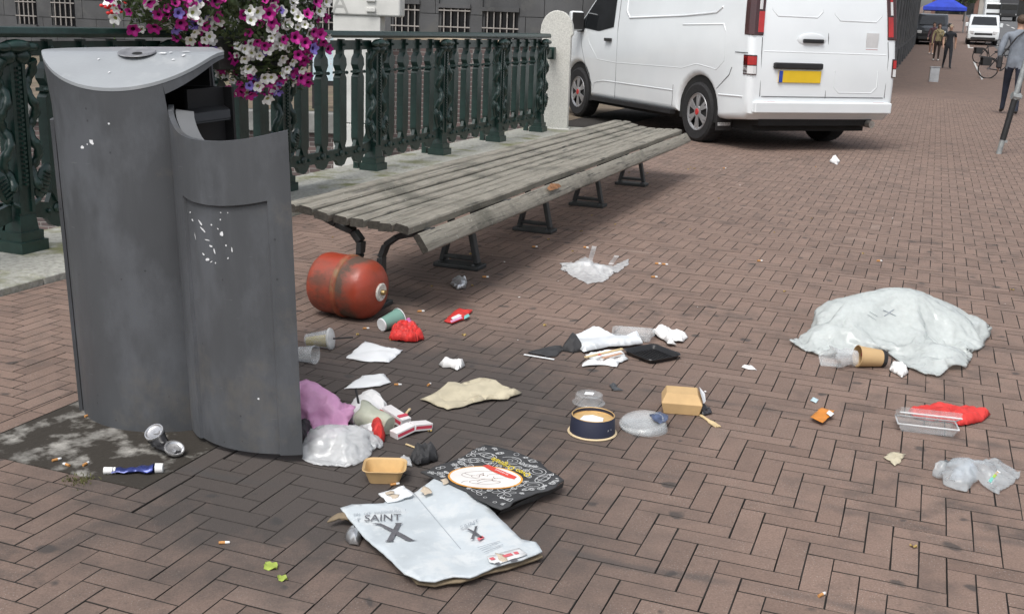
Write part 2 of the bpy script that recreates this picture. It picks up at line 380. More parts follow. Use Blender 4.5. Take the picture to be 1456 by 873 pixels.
# white carved pillar
M_WST = mat('white_stone', (.62, .62, .59), .85, var=.12, vs=3, bump=.5, bs=50)
pa, pb = AT(478, 60, 15.1).x, AT(544, 60, 15.1).x
t_ = thing('stone_pillar', ((pa + pb) / 2, 15.1, -2.1), 0, 'white carved stone pillar standing behind the green railing', 'pillar')
hw = (pb - pa) / 2
for z0, z1 in ((0, 1.0), (1.01, 2.0), (2.01, 3.0), (3.01, 3.42)):
    mb = MB(); mb.box((0, 0, (z0 + z1) / 2), (2 * hw, .5, z1 - z0)); ob('shaft_block', mb, M_WST, t_, bevel=.012)
mb = MB(); mb.box((hw * .42, 0, 3.92), (2.85 * hw, .56, 1.0)); cap = ob('capital', mb, M_WST, t_, bevel=.03)
mb = MB()
for k in range(7): mb.box((hw * .62, -.29, 3.5 + k * .13), (.12, .05, .055))
ob('carved_band', mb, M_WST, cap, bevel=.01)
def text_mesh(s, size, font=None):
    cu = bpy.data.curves.new('lettering', 'FONT'); cu.body = s; cu.size = size; cu.align_x = 'LEFT'; cu.extrude = 0
    o = bpy.data.objects.new('lettering', cu); COL.objects.link(o); dg = bpy.context.evaluated_depsgraph_get()
    me = bpy.data.meshes.new_from_object(o.evaluated_get(dg)); bpy.data.objects.remove(o); bpy.data.curves.remove(cu); return me
M_CARVE = mat('carved_letter', (.40, .40, .38), .9)
for k, ch in enumerate('AQ'):
    me = text_mesh(ch, .34); me.materials.append(M_CARVE); o = ob('letter', me, None, cap, loc=(-.33, -.284, 3.45 + k * .27)); o.rotation_euler = (PI / 2, 0, 0)
# poster on a board behind the balusters
q = AT(463, 95, 15.9); t_ = thing('poster_board', (q.x, 15.9, 0), 0, 'small pale blue and red advertising board standing behind the balusters', 'poster')
mb = MB(); mb.box((0, .03, .72), (.44, .04, .78)); mb.box((-.18, .03, .17), (.04, .04, .34)); mb.box((.18, .03, .17), (.04, .04, .34)); ob('board', mb, mat('board_black', (.02, .02, .02), .5), t_)
m_ = mat('poster_print', (.55, .68, .74), .4, var=.3, vs=5, dirt=(.55, .10, .08), ds=5, dk=.55)
mb = MB(); mb.box((0, .004, .74), (.37, .008, .68)); ob('print', mb, m_, t_)
# dark stone building across the canal, its other face along the street
M_DST = mat('dark_stone', (.072, .074, .077), .85, var=.35, vs=.7, dirt=(.10, .10, .096), ds=1.5, dk=.55, bump=.9, bs=14)
M_PANE = mat('window_dark', (.008, .009, .011), .12, var=.3)
M_BARS = mat('window_bars', (.30, .28, .26), .6, var=.2)
bc = W(-1.35, 24.0)
t_ = thing('stone_building', bc, YAW, 'dark grey stone block building with barred basement windows behind the railing', 'building')
mb = MB(); mb.box((-22, 28, 5.5), (44, 56, 12.8)); ob('wall', mb, M_DST, t_)
def fac(u, v):                                # pixel to facade coords (a', z)
    d = ray(u, v); n = Vector((-SA, CA, 0)); t = n.dot(bc) / n.dot(Vector((d.x, d.y, 0))); p_ = Vector((d.x * t, d.y * t, CAMH + d.z * t)); q_ = p_ - bc
    return q_.x * CA + q_.y * SA, p_.z
wins = []
for (u0, u1, v0, v1) in ((22, 48, -45, 34), (73, 103, -40, 36), (456, 482, -8, 45), (628, 668, 12, 52), (690, 737, 17, 54), (258, 292, -30, 40), (560, 596, 6, 50)):
    a0, z1 = fac(u0, v0); a1, _ = fac(u1, v0); _, z0 = fac(u0, v1); wins.append((a0, a1, z0, z1))
# stone courses: each block its own piece, proud of the wall, left out at the windows
zc = -.2; row = 0
while zc < 2.7:
    h_ = .55; x = -34 + (row % 2) * .5
    while x < -.3:
        wd = 1.02; lo, hi = x, min(x + wd, 0)
        cuts = [(lo, hi)]
        for (a0, a1, z0, z1) in wins:
            if z0 - .02 < zc + h_ and z1 + .02 > zc:
                nc = []
                for (l, r) in cuts:
                    if r <= a0 - .05 or l >= a1 + .05: nc.append((l, r))
                    else:
                        if l < a0 - .1: nc.append((l, a0 - .05))
                        if r > a1 + .1: nc.append((a1 + .05, r))
                cuts = nc
        for (l, r) in cuts:
            mb = MB(); mb.box(((l + r) / 2, -.02, zc + h_ / 2), (r - l - .016, .06 + R_.uniform(0, .012), h_ - .016)); ob('stone_block', mb, M_DST, t_)
        x += wd
    zc += h_; row += 1
for (a0, a1, z0, z1) in wins:
    mb = MB(); mb.box(((a0 + a1) / 2, -.006, (z0 + z1) / 2), (a1 - a0, .008, z1 - z0)); wn = ob('window', mb, M_PANE, t_)
    n_ = max(3, round((a1 - a0) / .2)); mb = MB()
    for k in range(n_):
        x = a0 + (k + .5) * (a1 - a0) / n_; mb.tube([(x, -.06, z0), (x, -.06, z1)], .018, 6)
    zz = z0 + .25
    while zz < z1: mb.box(((a0 + a1) / 2, -.075, zz), (a1 - a0 + .1, .02, .03)); zz += .42
    ob('window_bars', mb, M_BARS, wn)
    mb = MB(); mb.box(((a0 + a1) / 2, -.07, z0 - .05), (a1 - a0 + .16, .14, .08)); ob('sill', mb, M_DST, wn)
    mb = MB(); mb.box(((a0 + a1) / 2, -.055, z1 + .06), (a1 - a0 + .12, .11, .1)); ob('lintel', mb, M_DST, wn)
# piers and windows on the street face
for k in range(16):
    b_ = 1 + k * 3.2; zb = slope(24 + b_)
    mb = MB(); mb.box((.05, b_, 3.5 + zb), (.10, .7, 9)); ob('pier', mb, M_DST, t_, bevel=.03)
    for (z0, hh) in ((.9, 2.2), (4.3, 2.4)):
        mb = MB(); mb.box((.006, b_ + 1.6, zb + z0 + hh / 2), (.012, 1.5, hh)); wn = ob('window', mb, M_PANE, t_)
        mb = MB(); mb.box((.05, b_ + 1.6, zb + z0 - .06), (.1, 1.7, .12)); ob('sill', mb, M_DST, wn)
# red geranium against the building
q = AT(160, 14, 16.4); t_ = thing('geranium', (q.x, 16.4, 0), 0, 'red geranium on a thin stem above the railing beside the petunias', 'plant')
mb = MB(); mb.tube([(0, 0, 0), (.01, 0, .7), (0, 0, q.z)], .012, 6); ob('stem', mb, mat('stem_green', (.07, .11, .04), .7), t_)
mb = MB()
for k in range(22):
    a = Vector((R_.gauss(0, .06), R_.gauss(0, .07), q.z + R_.gauss(.05, .09))); mb.ell(a, (.035, .03, .025), 6, 4)
o = ob('bloom', mb, mat('geranium_red', (.60, .02, .02), .6), t_, smooth=60); o['kind'] = 'stuff'
# ------------------------------------------------------------------ cast-iron railing
M_IRON = mat('green_iron', (.010, .033, .027), .34, var=.3, vs=14, dirt=(.022, .052, .044), ds=6, dk=.58, bump=.4, bs=35, spec=.6)
RA = -4.3; KZ = .035
rail = thing('iron_railing', W(RA, 0, KZ), YAW, 'dark green ornate cast iron bridge railing along the canal', 'railing')
POSTS = [-1.4, -.05, 1.22, 2.48, 3.75, 5.2, 6.58, 8.08, 9.48]
HT = 1.165
hr_prof = [(-.065, 0), (.065, 0), (.072, .02), (.06, .052), (-.06, .052), (-.072, .02)]
mb = MB(); Mh = Matrix(((1, 0, 0, 0), (0, 0, 1, -1.7), (0, 1, 0, HT - .052), (0, 0, 0, 1)))
mb.prism(hr_prof, 9.62 + 1.7, Mh); ob('handrail', mb, M_IRON, rail, bevel=.006)
def rope(mb, x, y, z0, z1, r, turns):
    n_ = 44; pts = [(x + r * .75 * math.cos(turns * 2 * PI * k / n_), y + r * .75 * math.sin(turns * 2 * PI * k / n_), z0 + (z1 - z0) * k / n_) for k in range(n_ + 1)]
    mb.tube(pts, [r * (.75 + .35 * abs(math.sin(k * .9))) for k in range(n_ + 1)], 6)
pm = {}
mb = MB(); mb.box((0, 0, .60), (.085, .105, .86), taper=.9); mb.box((.0, -.04, .60), (.105, .022, .78)); mb.box((.0, .04, .60), (.105, .022, .78)); pm['shaft'] = meshof('shaft', mb, M_IRON)
mb = MB(); mb.box((0, 0, .03), (.17, .19, .06)); mb.box((0, 0, .085), (.14, .16, .05)); mb.box((0, 0, .15), (.11, .13, .09), taper=.85); pm['foot'] = meshof('foot', mb, M_IRON)
mb = MB(); mb.ell((.02, -.05, 1.02), (.06, .055, .05), 10, 6); mb.ell((.02, .05, 1.02), (.06, .055, .05), 10, 6); mb.ell((.05, 0, 1.07), (.05, .10, .035), 10, 6); mb.ell((.06, -.09, 1.065), (.03, .06, .025), 8, 5); mb.ell((.06, .09, 1.065), (.03, .06, .025), 8, 5); pm['capital'] = meshof('capital', mb, M_IRON, 50)
mb = MB(); rope(mb, .03, -.095, .33, 1.0, .026, 3); pm['rope_ornament'] = meshof('rope_ornament', mb, M_IRON, 60)
mb = MB(); rope(mb, .03, .095, .33, 1.0, .026, -3); pm['rope_ornament2'] = meshof('rope_ornament', mb, M_IRON, 60)
mb = MB()
for k in range(26): mb.box((.056, 0, .36 + k * .024), (.014, .018, .013))
pm['bead_row'] = meshof('bead_row', mb, M_IRON)
def leaf_shape(sg):
    mb = MB(); Mx = T(.03, sg * .14, .36) @ rx(-sg * .45)
    mb.ell((0, 0, 0), (.018, .055, .105), 10, 6); 
    for k in range(6): mb.box((.018, 0, -.06 + k * .022), (.014, .05, .008))
    mb.tube([(.01, 0, -.1), (.01, -sg * .03, -.14), (.01, -sg * .06, -.12)], .014, 6)
    mb.v = [tuple(Mx @ Vector(p)) for p in mb.v]; return meshof('leaf_ornament', mb, M_IRON, 50)
pm['leaf'] = leaf_shape(1); pm['leaf2'] = leaf_shape(-1)
mb = MB(); mb.box((-.16, 0, .12), (.05, .05, .24)); mb.bar((-.16, 0, .02), (0, 0, .45), .05, .03); pm['stay'] = meshof('stay', mb, M_IRON)
for b_ in POSTS:
    p_ = ob('post', pm['shaft'], None, rail, loc=(0, b_, 0))
    for k in ('foot', 'capital', 'rope_ornament', 'rope_ornament2', 'bead_row', 'leaf', 'leaf2', 'stay'):
        ob(pm[k].name.split('.')[0], pm[k], None, p_)
def bal_mesh():
    mb = MB(); hw = .054; out = [(-.02, .235), (.02, .235), (hw, .30), (hw, .80), (.03, .83), (.03, .86), (hw + .004, .90), (hw - .004, .95), (.015, .985), (.015, 1.02), (-.015, 1.02), (-.015, .985), (-hw + .004, .95), (-hw - .004, .90), (-.03, .86), (-.03, .83), (-hw, .80), (-hw, .30)]
    mb.prism(out, .062, Matrix(((0, 0, 1, -.031), (1, 0, 0, 0), (0, 1, 0, 0), (0, 0, 0, 1))))
    mb.box((0, 0, .84), (.078, .10, .018)); mb.ell((.034, -.05, .842), (.018, .014, .014), 6, 4); mb.ell((.034, .05, .842), (.018, .014, .014), 6, 4)
    return meshof('baluster', mb, M_IRON)
bmh = bal_mesh()
for i in range(len(POSTS) - 1):
    y0, y1 = POSTS[i] + .075, POSTS[i + 1] - .075; L = y1 - y0
    mb = MB(); mb.box((0, (y0 + y1) / 2, 1.055), (.028, L, .075)); ob('top_rail', mb, M_IRON, rail)
    yb = [y0 + L * (k + .72) / 4.44 for k in range(4)]
    out = [(y0, .17), (y0, .26)]; lowr = []
    for k, y in enumerate(yb):
        out += [(y - .07, .235), (y - .045, .285), (y + .045, .285), (y + .07, .235)]
        lowr += [(y - .09, .15), (y - .05, .105), (y, .09), (y + .05, .105), (y + .09, .15)]
    out += [(y1, .26), (y1, .17)] + lowr[::-1]
    mb = MB(); mb.prism(out, .03, Matrix(((0, 0, 1, -.015), (1, 0, 0, 0), (0, 1, 0, 0), (0, 0, 0, 1)))); 
    for y in yb: mb.ell((.02, y - .075, .19), (.014, .014, .014), 6, 4); mb.ell((.02, y + .075, .19), (.014, .014, .014), 6, 4); mb.ell((.02, y, .20), (.012, .04, .03), 8, 4)
    ob('bottom_rail', mb, M_IRON, rail)
    for y in yb:
        b_ = ob('baluster', bmh, None, rail, loc=(0, y, 0)); mb = MB(); mb.box((.01, 0, 1.06), (.05, .034, .085)); mb.ell((.04, 0, 1.06), (.014, .012, .012), 6, 4); ob('clip_block', mb, M_IRON, b_)
mb = MB(); mb.box((0, 9.72, .93), (.05, .36, .10)); mb.box((0, 9.86, .93), (.09, .08, .15)); ob('end_bracket', mb, M_IRON, rail, bevel=.008)
# granite end post with a round head
M_GRP = mat('speckled_granite', (.56, .56, .52), .8, var=.16, vs=60, dirt=(.30, .30, .28), ds=90, dk=.56, bump=.8, bs=110)
q = G(786, 186); t_ = thing('granite_post', q, YAW + .25, 'pale speckled granite post with rounded head at the end of the railing', 'post')
out = [(-.165, 0), (.165, 0), (.165, 1.22)] + [(.165 * math.cos(a), 1.26 + .20 * math.sin(a)) for a in [k * PI / 10 for k in range(11)]] + [(-.165, 1.22)]
out2 = [(-.19, 0), (.19, 0), (.18, 1.17), (.205, 1.2)] + [(.20 * math.cos(a), 1.24 + .24 * math.sin(a)) for a in [k * PI / 12 for k in range(1, 12)]] + [(-.205, 1.2), (-.18, 1.17)]
mb = MB(); mb.prism(out2, .26, Matrix(((1, 0, 0, 0), (0, 0, 1, -.13), (0, 1, 0, 0), (0, 0, 0, 1)))); ob('shaft', mb, M_GRP, t_, bevel=.012)
mb = MB(); mb.box((0, 0, .02), (.42, .30, .05)); ob('foot', mb, M_GRP, t_, bevel=.01)
# ------------------------------------------------------------------ petunias hanging over the railing
M_LEAF = mat('petunia_leaf', (.055, .085, .028), .65, var=.5, vs=9)
PB = 2.98; pl = thing('flower_planter', W(RA + .12, PB, .0), YAW, 'overflowing white, magenta and violet petunias in a box hung on the railing', 'planter')
mb = MB(); mb.box((.06, .05, 1.06), (.20, .8, .2), taper=1.1); mb.box((-.03, -.3, 1.18), (.26, .04, .02)); mb.box((-.03, .4, 1.18), (.26, .04, .02)); ob('trough', mb, mat('trough_black', (.02, .022, .02), .6), pl, bevel=.01)
def planter_pt(rr):
    """a point near the surface of the overflowing mound, with its outward direction"""
    while True:
        k = rr.random()
        if k < .62: c_, r_ = Vector((.14, .17, 1.33)), Vector((.36, .50, .54))
        elif k < .85: c_, r_ = Vector((.12, -.22, 1.40)), Vector((.33, .52, .34))
        else: c_, r_ = Vector((.08, -.72, 1.40)), Vector((.26, .40, .24))
        n_ = Vector((rr.gauss(0, 1), rr.gauss(0, 1), rr.gauss(0, 1))).normalized()
        s = .82 + .24 * rr.random() + .10 * noise.noise(Vector((n_.x * 2, n_.y * 3, n_.z * 3)))
        p_ = c_ + Vector((n_.x * r_.x, n_.y * r_.y, n_.z * r_.z)) * s
        if p_.z < .60: continue
        inside = False
        for cc, r2 in ((Vector((.14, .17, 1.33)), Vector((.36, .52, .54))), (Vector((.10, -.18, 1.36)), Vector((.33, .52, .36)))):
            d = p_ - cc
            if (d.x / r2.x) ** 2 + (d.y / r2.y) ** 2 + (d.z / r2.z) ** 2 < .5: inside = True
        if inside: continue
        return p_, n_
rr = random.Random(11); mb = MB()
for k in range(6500):
    p_, n_ = planter_pt(rr); p_ = p_ - n_ * rr.uniform(0, .10); a = n_.orthogonal().normalized(); a.rotate(Matrix.Rotation(rr.uniform(0, 6.28), 3, n_)); b2 = n_.cross(a); s = rr.uniform(.022, .046)
    nn = n_ * rr.uniform(-.5, .9)
    mb.add([p_, p_ + (a * .5 + b2 * .35) * s, p_ + (a + nn * .5) * s * 1.3, p_ + (a * .5 - b2 * .35) * s], [(0, 1, 2, 3)])
for k in range(70):
    p_, n_ = planter_pt(rr); mb.tube([Vector((.1, p_.y * .6, 1.12)), p_ * .6 + Vector((.1, p_.y * .6, 1.12)) * .4 + Vector((0, 0, .06)), p_], .004, 4, False)
me = meshof('foliage', mb, M_LEAF); o = ob('foliage', me, None, pl); o['kind'] = 'stuff'
def flower_mesh(cm, thr):
    mb = MB(); n_ = 20; prof = [(.006, -.022), (.010, -.008), (.020, .002)]
    for r, z in prof: mb.v += [(r * math.cos(2 * PI * k / n_), r * math.sin(2 * PI * k / n_), z) for k in range(n_)]
    mb.v += [((.034 - .009 * (1 - abs(math.cos(2.5 * 2 * PI * k / n_)))) * math.cos(2 * PI * k / n_), (.034 - .009 * (1 - abs(math.cos(2.5 * 2 * PI * k / n_)))) * math.sin(2 * PI * k / n_), .004 + .006 * math.sin(5 * 2 * PI * k / n_ + .6)) for k in range(n_)]
    for i in range(3): mb.f += [(i * n_ + k, i * n_ + (k + 1) % n_, (i + 1) * n_ + (k + 1) % n_, (i + 1) * n_ + k) for k in range(n_)]
    mb.f.append(tuple(reversed(range(n_))))
    me = meshof('flower', mb, [cm, thr], 70)
    for p_ in me.polygons: p_.material_index = 1 if max(me.vertices[v].co.z for v in p_.vertices) < -.005 else 0
    return me
fw = flower_mesh(mat('petal_white', (.80, .80, .78), .6, var=.06), mat('throat_cream', (.42, .44, .18), .6))
fm = flower_mesh(mat('petal_magenta', (.42, .008, .22), .55, var=.35, vs=30), mat('throat_plum', (.05, .003, .03), .6))
fv = flower_mesh(mat('petal_violet', (.26, .19, .62), .55, var=.3, vs=30), mat('throat_violet', (.06, .03, .16), .6))
for k in range(300):
    p_, n_ = planter_pt(rr)
    for _ in range(4):
        if n_.dot(Vector((.57, -.82, .1))) < -.05: p_, n_ = planter_pt(rr)
    pick = noise.noise(p_ * 4) + rr.gauss(0, .33)
    fl = fw if pick > -.03 else (fm if rr.random() < .86 else fv)
    o = ob('flower', fl, None, pl, loc=p_ + n_ * .03)
    dr = (n_ * .8 + Vector((.6, -.6, .1)) + Vector((rr.gauss(0, .35), rr.gauss(0, .35), rr.gauss(0, .35)))).normalized()
    o.rotation_euler = dr.to_track_quat('Z', 'Y').to_euler(); s = rr.uniform(.95, 1.35); o.scale = (s, s, s)

# the rest of the bloom, past the first three hundred
vsx, fsx, mix_ = [], [], []; kinds = [fw, fm, fv]
for k in range(330):
    p_, n_ = planter_pt(rr)
    for _ in range(3):
        if n_.dot(Vector((.57, -.82, .1))) < -.05: p_, n_ = planter_pt(rr)
    pick = noise.noise(p_ * 4) + rr.gauss(0, .33); ki = 0 if pick > -.02 else (1 if rr.random() < .86 else 2); s = rr.uniform(.7, 1.1)
    dr = (n_ * .8 + Vector((.6, -.6, .1)) + Vector((rr.gauss(0, .45), rr.gauss(0, .45), rr.gauss(0, .45)))).normalized(); Mx = T(*(p_ + n_ * rr.uniform(-.02, .03))) @ dr.to_track_quat('Z', 'Y').to_matrix().to_4x4() @ Matrix.Diagonal((s, s, s, 1))
    o_ = len(vsx); vsx += [Mx @ v.co for v in kinds[ki].vertices]
    for p2 in kinds[ki].polygons: fsx.append(tuple(i + o_ for i in p2.vertices)); mix_.append(2 * ki + p2.material_index)
me = bpy.data.meshes.new('flower_mass'); me.from_pydata(vsx, [], fsx)
for f_ in kinds: [me.materials.append(m_) for m_ in f_.materials]
me.polygons.foreach_set('material_index', mix_); me.polygons.foreach_set('use_smooth', [True] * len(fsx)); o = ob('flower_mass', me, None, pl); o['kind'] = 'stuff'
# ------------------------------------------------------------------ street bin with its door hanging open
def bin_paint():
    m = mat('bin_grey_paint', (.070, .074, .080), .46, var=.10, vs=3, stretch=(2, 2, 1), dirt=(.095, .101, .111), ds=2.2, dk=.50, bump=.12, bs=180, spec=.45)
    t = m.node_tree; b = t.nodes['Principled BSDF']; tc = nd(t, 'ShaderNodeTexCoord').outputs['Object']; c = b.inputs['Base Color'].links[0].from_socket
    mp = nd(t, 'ShaderNodeMapping'); mp.inputs['Scale'].default_value = (9, 9, .8); t.links.new(tc, mp.inputs[0]); st = noisen(t, mp.outputs[0], 3, 5, .7)      # rain streaks
    c = mixc(t, ramp(t, st, .55, .75, 0, .10), c, (.15, .16, .175)); c = mixc(t, ramp(t, st, .28, .42, .12, 0), c, (.055, .056, .058))
    vo = nd(t, 'ShaderNodeTexVoronoi'); vo.inputs['Scale'].default_value = 28; t.links.new(tc, vo.inputs['Vector']); sx = nd(t, 'ShaderNodeSeparateXYZ'); t.links.new(vo.outputs['Color'], sx.inputs[0])
    chip = mathn(t, 'MULTIPLY', mathn(t, 'LESS_THAN', vo.outputs['Distance'], .10), mathn(t, 'GREATER_THAN', sx.outputs[0], .80)); c = mixc(t, mathn(t, 'MULTIPLY', chip, .6), c, (.025, .025, .026))
    mp2 = nd(t, 'ShaderNodeMapping'); mp2.inputs['Scale'].default_value = (2, 2, 26); mp2.inputs['Rotation'].default_value = (.5, .3, 0); t.links.new(tc, mp2.inputs[0]); sc2 = noisen(t, mp2.outputs[0], 4, 4, .6)
    c = mixc(t, ramp(t, sc2, .70, .73, 0, .5), c, (.20, .205, .21)); du = mathn(t, 'MULTIPLY', noisen(t, tc, 22, 5, .7), ramp(t, noisen(t, tc, 2.5, 3), .42, .65)); c = mixc(t, ramp(t, du, .36, .6, 0, .4), c, (.13, .12, .105))
    t.links.new(c, b.inputs['Base Color']); t.links.new(ramp(t, st, .3, .7, .40, .58), b.inputs['Roughness'])
    return m
M_BIN = bin_paint(); M_LID = mat('bin_lid_skylit', (.29, .308, .322), .30, var=.07, vs=6, dirt=(.36, .375, .385), ds=5, dk=.60, bump=.15, bs=120, spec=.6)  # lid colour lightened to carry the sky's reflection on it
M_BINI = mat('bin_inside', (.010, .010, .011), .75, var=.3, vs=8)  # darkened colour stands in for shade, as sky light enters the opening
BC = Vector((-1.16, 3.58, -.006))
binr = thing('street_bin', BC, YAW, 'tall dark grey round street bin with slanted lid and open door', 'litter bin')
binr.matrix_world = T(*BC) @ ry(-.034) @ rz(YAW)
Mbin = (T(*BC) @ rz(YAW)).inverted()
RB, SLP, ZR = .302, .335, 1.20
def ztop(x, y):                      # level top, scooped down towards the street side
    q = -(x * SA + y * CA) - .135; return ZR - .62 * (.5 * (q + math.sqrt(q * q + .0011)))
def shell(mb, r0, r1, th0, th1, zb, zt, n=60):
    """curved wall of thickness r0-r1; zb, zt are functions of angle"""
    o = len(mb.v)
    for k in range(n + 1):
        a = th0 + (th1 - th0) * k / n; c_, s_ = math.cos(a), math.sin(a)
        for r in (r0, r1): mb.v += [(r * c_, r * s_, zb(a)), (r * c_, r * s_, zt(a, r))]
    for k in range(n):
        i, j = o + 4 * k, o + 4 * k + 4
        mb.f += [(i, j, j + 1, i + 1), (i + 2, i + 3, j + 3, j + 2), (i + 1, j + 1, j + 3, i + 3), (i, i + 2, j + 2, j)]
    mb.f += [(o, o + 1, o + 3, o + 2), (o + 4 * n, o + 4 * n + 2, o + 4 * n + 3, o + 4 * n + 1)]
OPEN = math.radians(318); BACK = math.radians(84); RLX, RLY, LOX = .302, .310, -.017
def lidxy(a, k=1.):
    a = a % (2 * PI)
    if 0 < a < BACK: q = a / BACK; return (LOX + RLX * k) * (1 - q) + .02 * q, RLY * k * q      # cut straight across the opening
    return LOX + RLX * k * math.cos(a), RLY * k * math.sin(a)
def flared(mb, a0, a1, zlow, th=.008, n=80):
    """the drum wall, flaring at the top to meet the lid"""
    o = len(mb.v); NR = 9
    for k in range(n + 1):
        a = a0 + (a1 - a0) * k / n; lx, ly = lidxy(a); zt = ztop(lx, ly) - .010
        for r in range(NR):
            s = r / (NR - 1); z = zlow(a) + (zt - zlow(a)) * s; f = max(0, min(1, (z - .93) / (zt - .93))); f = f * f
            for q in (0., th):
                bx, by = (RB - q) * math.cos(a), (RB - q) * math.sin(a); tx, ty = lidxy(a, 1 - q / .33); mb.v.append((bx + (tx - bx) * f, by + (ty - by) * f, z))
    S = 2 * NR
    for k in range(n):
        i, j = o + k * S, o + (k + 1) * S
        for r in range(NR - 1): mb.f += [(i + 2 * r, j + 2 * r, j + 2 * r + 2, i + 2 * r + 2), (i + 2 * r + 1, i + 2 * r + 3, j + 2 * r + 3, j + 2 * r + 1)]
        e_ = 2 * NR - 2; mb.f += [(i, i + 1, j + 1, j), (i + e_, j + e_, j + e_ + 1, i + e_ + 1)]
    for i in (o, o + n * S):
        for r in range(NR - 1): mb.f.append((i + 2 * r, i + 2 * r + 2, i + 2 * r + 3, i + 2 * r + 1))
mb = MB(); flared(mb, BACK, OPEN, lambda a: 0.); body = ob('body', mb, M_BIN, binr, smooth=35)
mb = MB(); flared(mb, OPEN, 2 * PI + .05, lambda a: ztop(*lidxy(a)) - .042 + .022 * max(0, (a - OPEN) / (2 * PI - OPEN)), n=16); ob('hood_band', mb, M_BIN, binr, smooth=35)
mb = MB(); shell(mb, RB + .013, RB + .002, math.radians(150), math.radians(226), lambda a: 0.004, lambda a, r: .985, 20); ob('side_cover', mb, M_BIN, binr, smooth=35)
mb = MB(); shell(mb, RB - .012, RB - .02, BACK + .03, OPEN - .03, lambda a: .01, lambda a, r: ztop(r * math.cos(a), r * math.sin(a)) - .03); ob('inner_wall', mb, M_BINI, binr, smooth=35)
# lid: two slopes from a ridge, thin rim
mb = MB(); n_ = 72
ring = [lidxy(2 * PI * k / n_, 1.004) for k in range(n_)]
NQ = 12
for off in (.001, -.009):
    for q in range(NQ, 0, -1): mb.v += [(x * q / NQ, y * q / NQ, ztop(x * q / NQ, y * q / NQ) + off) for x, y in ring]
    mb.v.append((0, 0, ztop(0, 0) + off))
TT = NQ * n_ + 1
for lo in (0, TT):
    for q in range(NQ - 1): mb.f += [(lo + q * n_ + k, lo + q * n_ + (k + 1) % n_, lo + (q + 1) * n_ + (k + 1) % n_, lo + (q + 1) * n_ + k) for k in range(n_)]
    mb.f += [(lo + (NQ - 1) * n_ + k, lo + (NQ - 1) * n_ + (k + 1) % n_, lo + TT - 1) for k in range(n_)]
mb.f += [(k, (k + 1) % n_, TT + (k + 1) % n_, TT + k) for k in range(n_)]
lid = ob('lid', mb, M_LID, binr, smooth=40)
at_ = (.055, -.125); zt_ = ztop(*at_) + .0045; Ml = T(at_[0], at_[1], zt_) @ rz(-YAW) @ rx(.26) @ Matrix.Diagonal((.95, .8, 1, 1))
mb = MB(); mb.lathe([(.062, .0), (.060, .003), (.050, .001), (.030, -.003), (.016, -.0035)], 32, Ml); ob('ash_dish', mb, mat('steel_dish', (.30, .30, .31), .4, .6, var=.3, vs=30), lid, smooth=50)
mb = MB(); mb.lathe([(.0, -.0025), (.017, -.0025)], 20, Ml); ob('ash_hole', mb, mat('hole_black', (.006, .006, .006), .9), lid)
# inside: chute plate, frame and back liner, coloured near black to hold the shade
mb = MB(); Mc = rz(math.radians(20))
pts = [(-.24, .05, .90), (-.1, .06, .955), (.05, .05, 1.0), (.14, .03, 1.015), (.19, -.01, 1.005), (.205, -.03, .98)]
for k in range(len(pts) - 1):
    p_, q_ = Vector(pts[k]), Vector(pts[k + 1]); mb.add([p_ + Vector((0, -.12, 0)), q_ + Vector((0, -.12, 0)), q_ + Vector((0, .16, 0)), p_ + Vector((0, .16, 0)), p_ + Vector((0, -.12, -.006)), q_ + Vector((0, -.12, -.006)), q_ + Vector((0, .16, -.006)), p_ + Vector((0, .16, -.006))], [(0, 1, 2, 3), (7, 6, 5, 4), (0, 4, 5, 1), (3, 2, 6, 7)])
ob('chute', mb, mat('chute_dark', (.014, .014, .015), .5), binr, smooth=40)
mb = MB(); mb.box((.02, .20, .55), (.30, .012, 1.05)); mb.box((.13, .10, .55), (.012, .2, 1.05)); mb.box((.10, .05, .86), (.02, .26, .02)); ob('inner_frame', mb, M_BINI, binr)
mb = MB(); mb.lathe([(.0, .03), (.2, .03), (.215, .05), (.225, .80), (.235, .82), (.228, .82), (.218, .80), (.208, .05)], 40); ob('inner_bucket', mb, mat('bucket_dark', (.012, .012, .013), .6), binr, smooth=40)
# door
DC, DR = Vector((-.685, 3.43)), .361; D0, D1 = math.radians(191), math.radians(281)
rim = [(0, 1.035), (.1, 1.018), (.16, 1.004), (.21, .990), (.26, .976), (.30, .967), (.35, .960), (.42, .954), (.53, .951), (.62, .952), (.7, .956), (.77, .961), (.84, .968), (.92, .977), (1, .987)]
def rimz(s):
    for (a, x), (b, y) in zip(rim, rim[1:]):
        if a <= s <= b: return x + (y - x) * (s - a) / (b - a)
    return rim[-1][1]
def dp(s, z, r): a = D0 + (D1 - D0) * s; return Mbin @ Vector((DC.x + r * math.cos(a), DC.y + r * math.sin(a), z))
S0, S1 = .31, .875
cols = sorted(set([k / 40 for k in range(41)] + [S0, S0 + .006, S1, S1 + .006])); zrow = []
mb = MB(); NZ = 9
def ptop(s): return rimz(s) - .185
for s in cols:
    for iz in range(NZ):
        zt = rimz(s); pt = ptop(s)
        z = [.010, .055, .060, .3, .6, pt - .006, pt, pt + .09, zt][iz]
        r = DR - (.010 if (S0 < s < S1 + .003 and iz <= 5) else 0.)
        mb.v.append(tuple(dp(s, z, r)))
nc = len(cols); off = len(mb.v)
for s in cols:
    for iz in range(NZ):
        z = [.010, .055, .060, .3, .6, ptop(s) - .006, ptop(s), ptop(s) + .09, rimz(s)][iz]; mb.v.append(tuple(dp(s, z, DR - .016)))
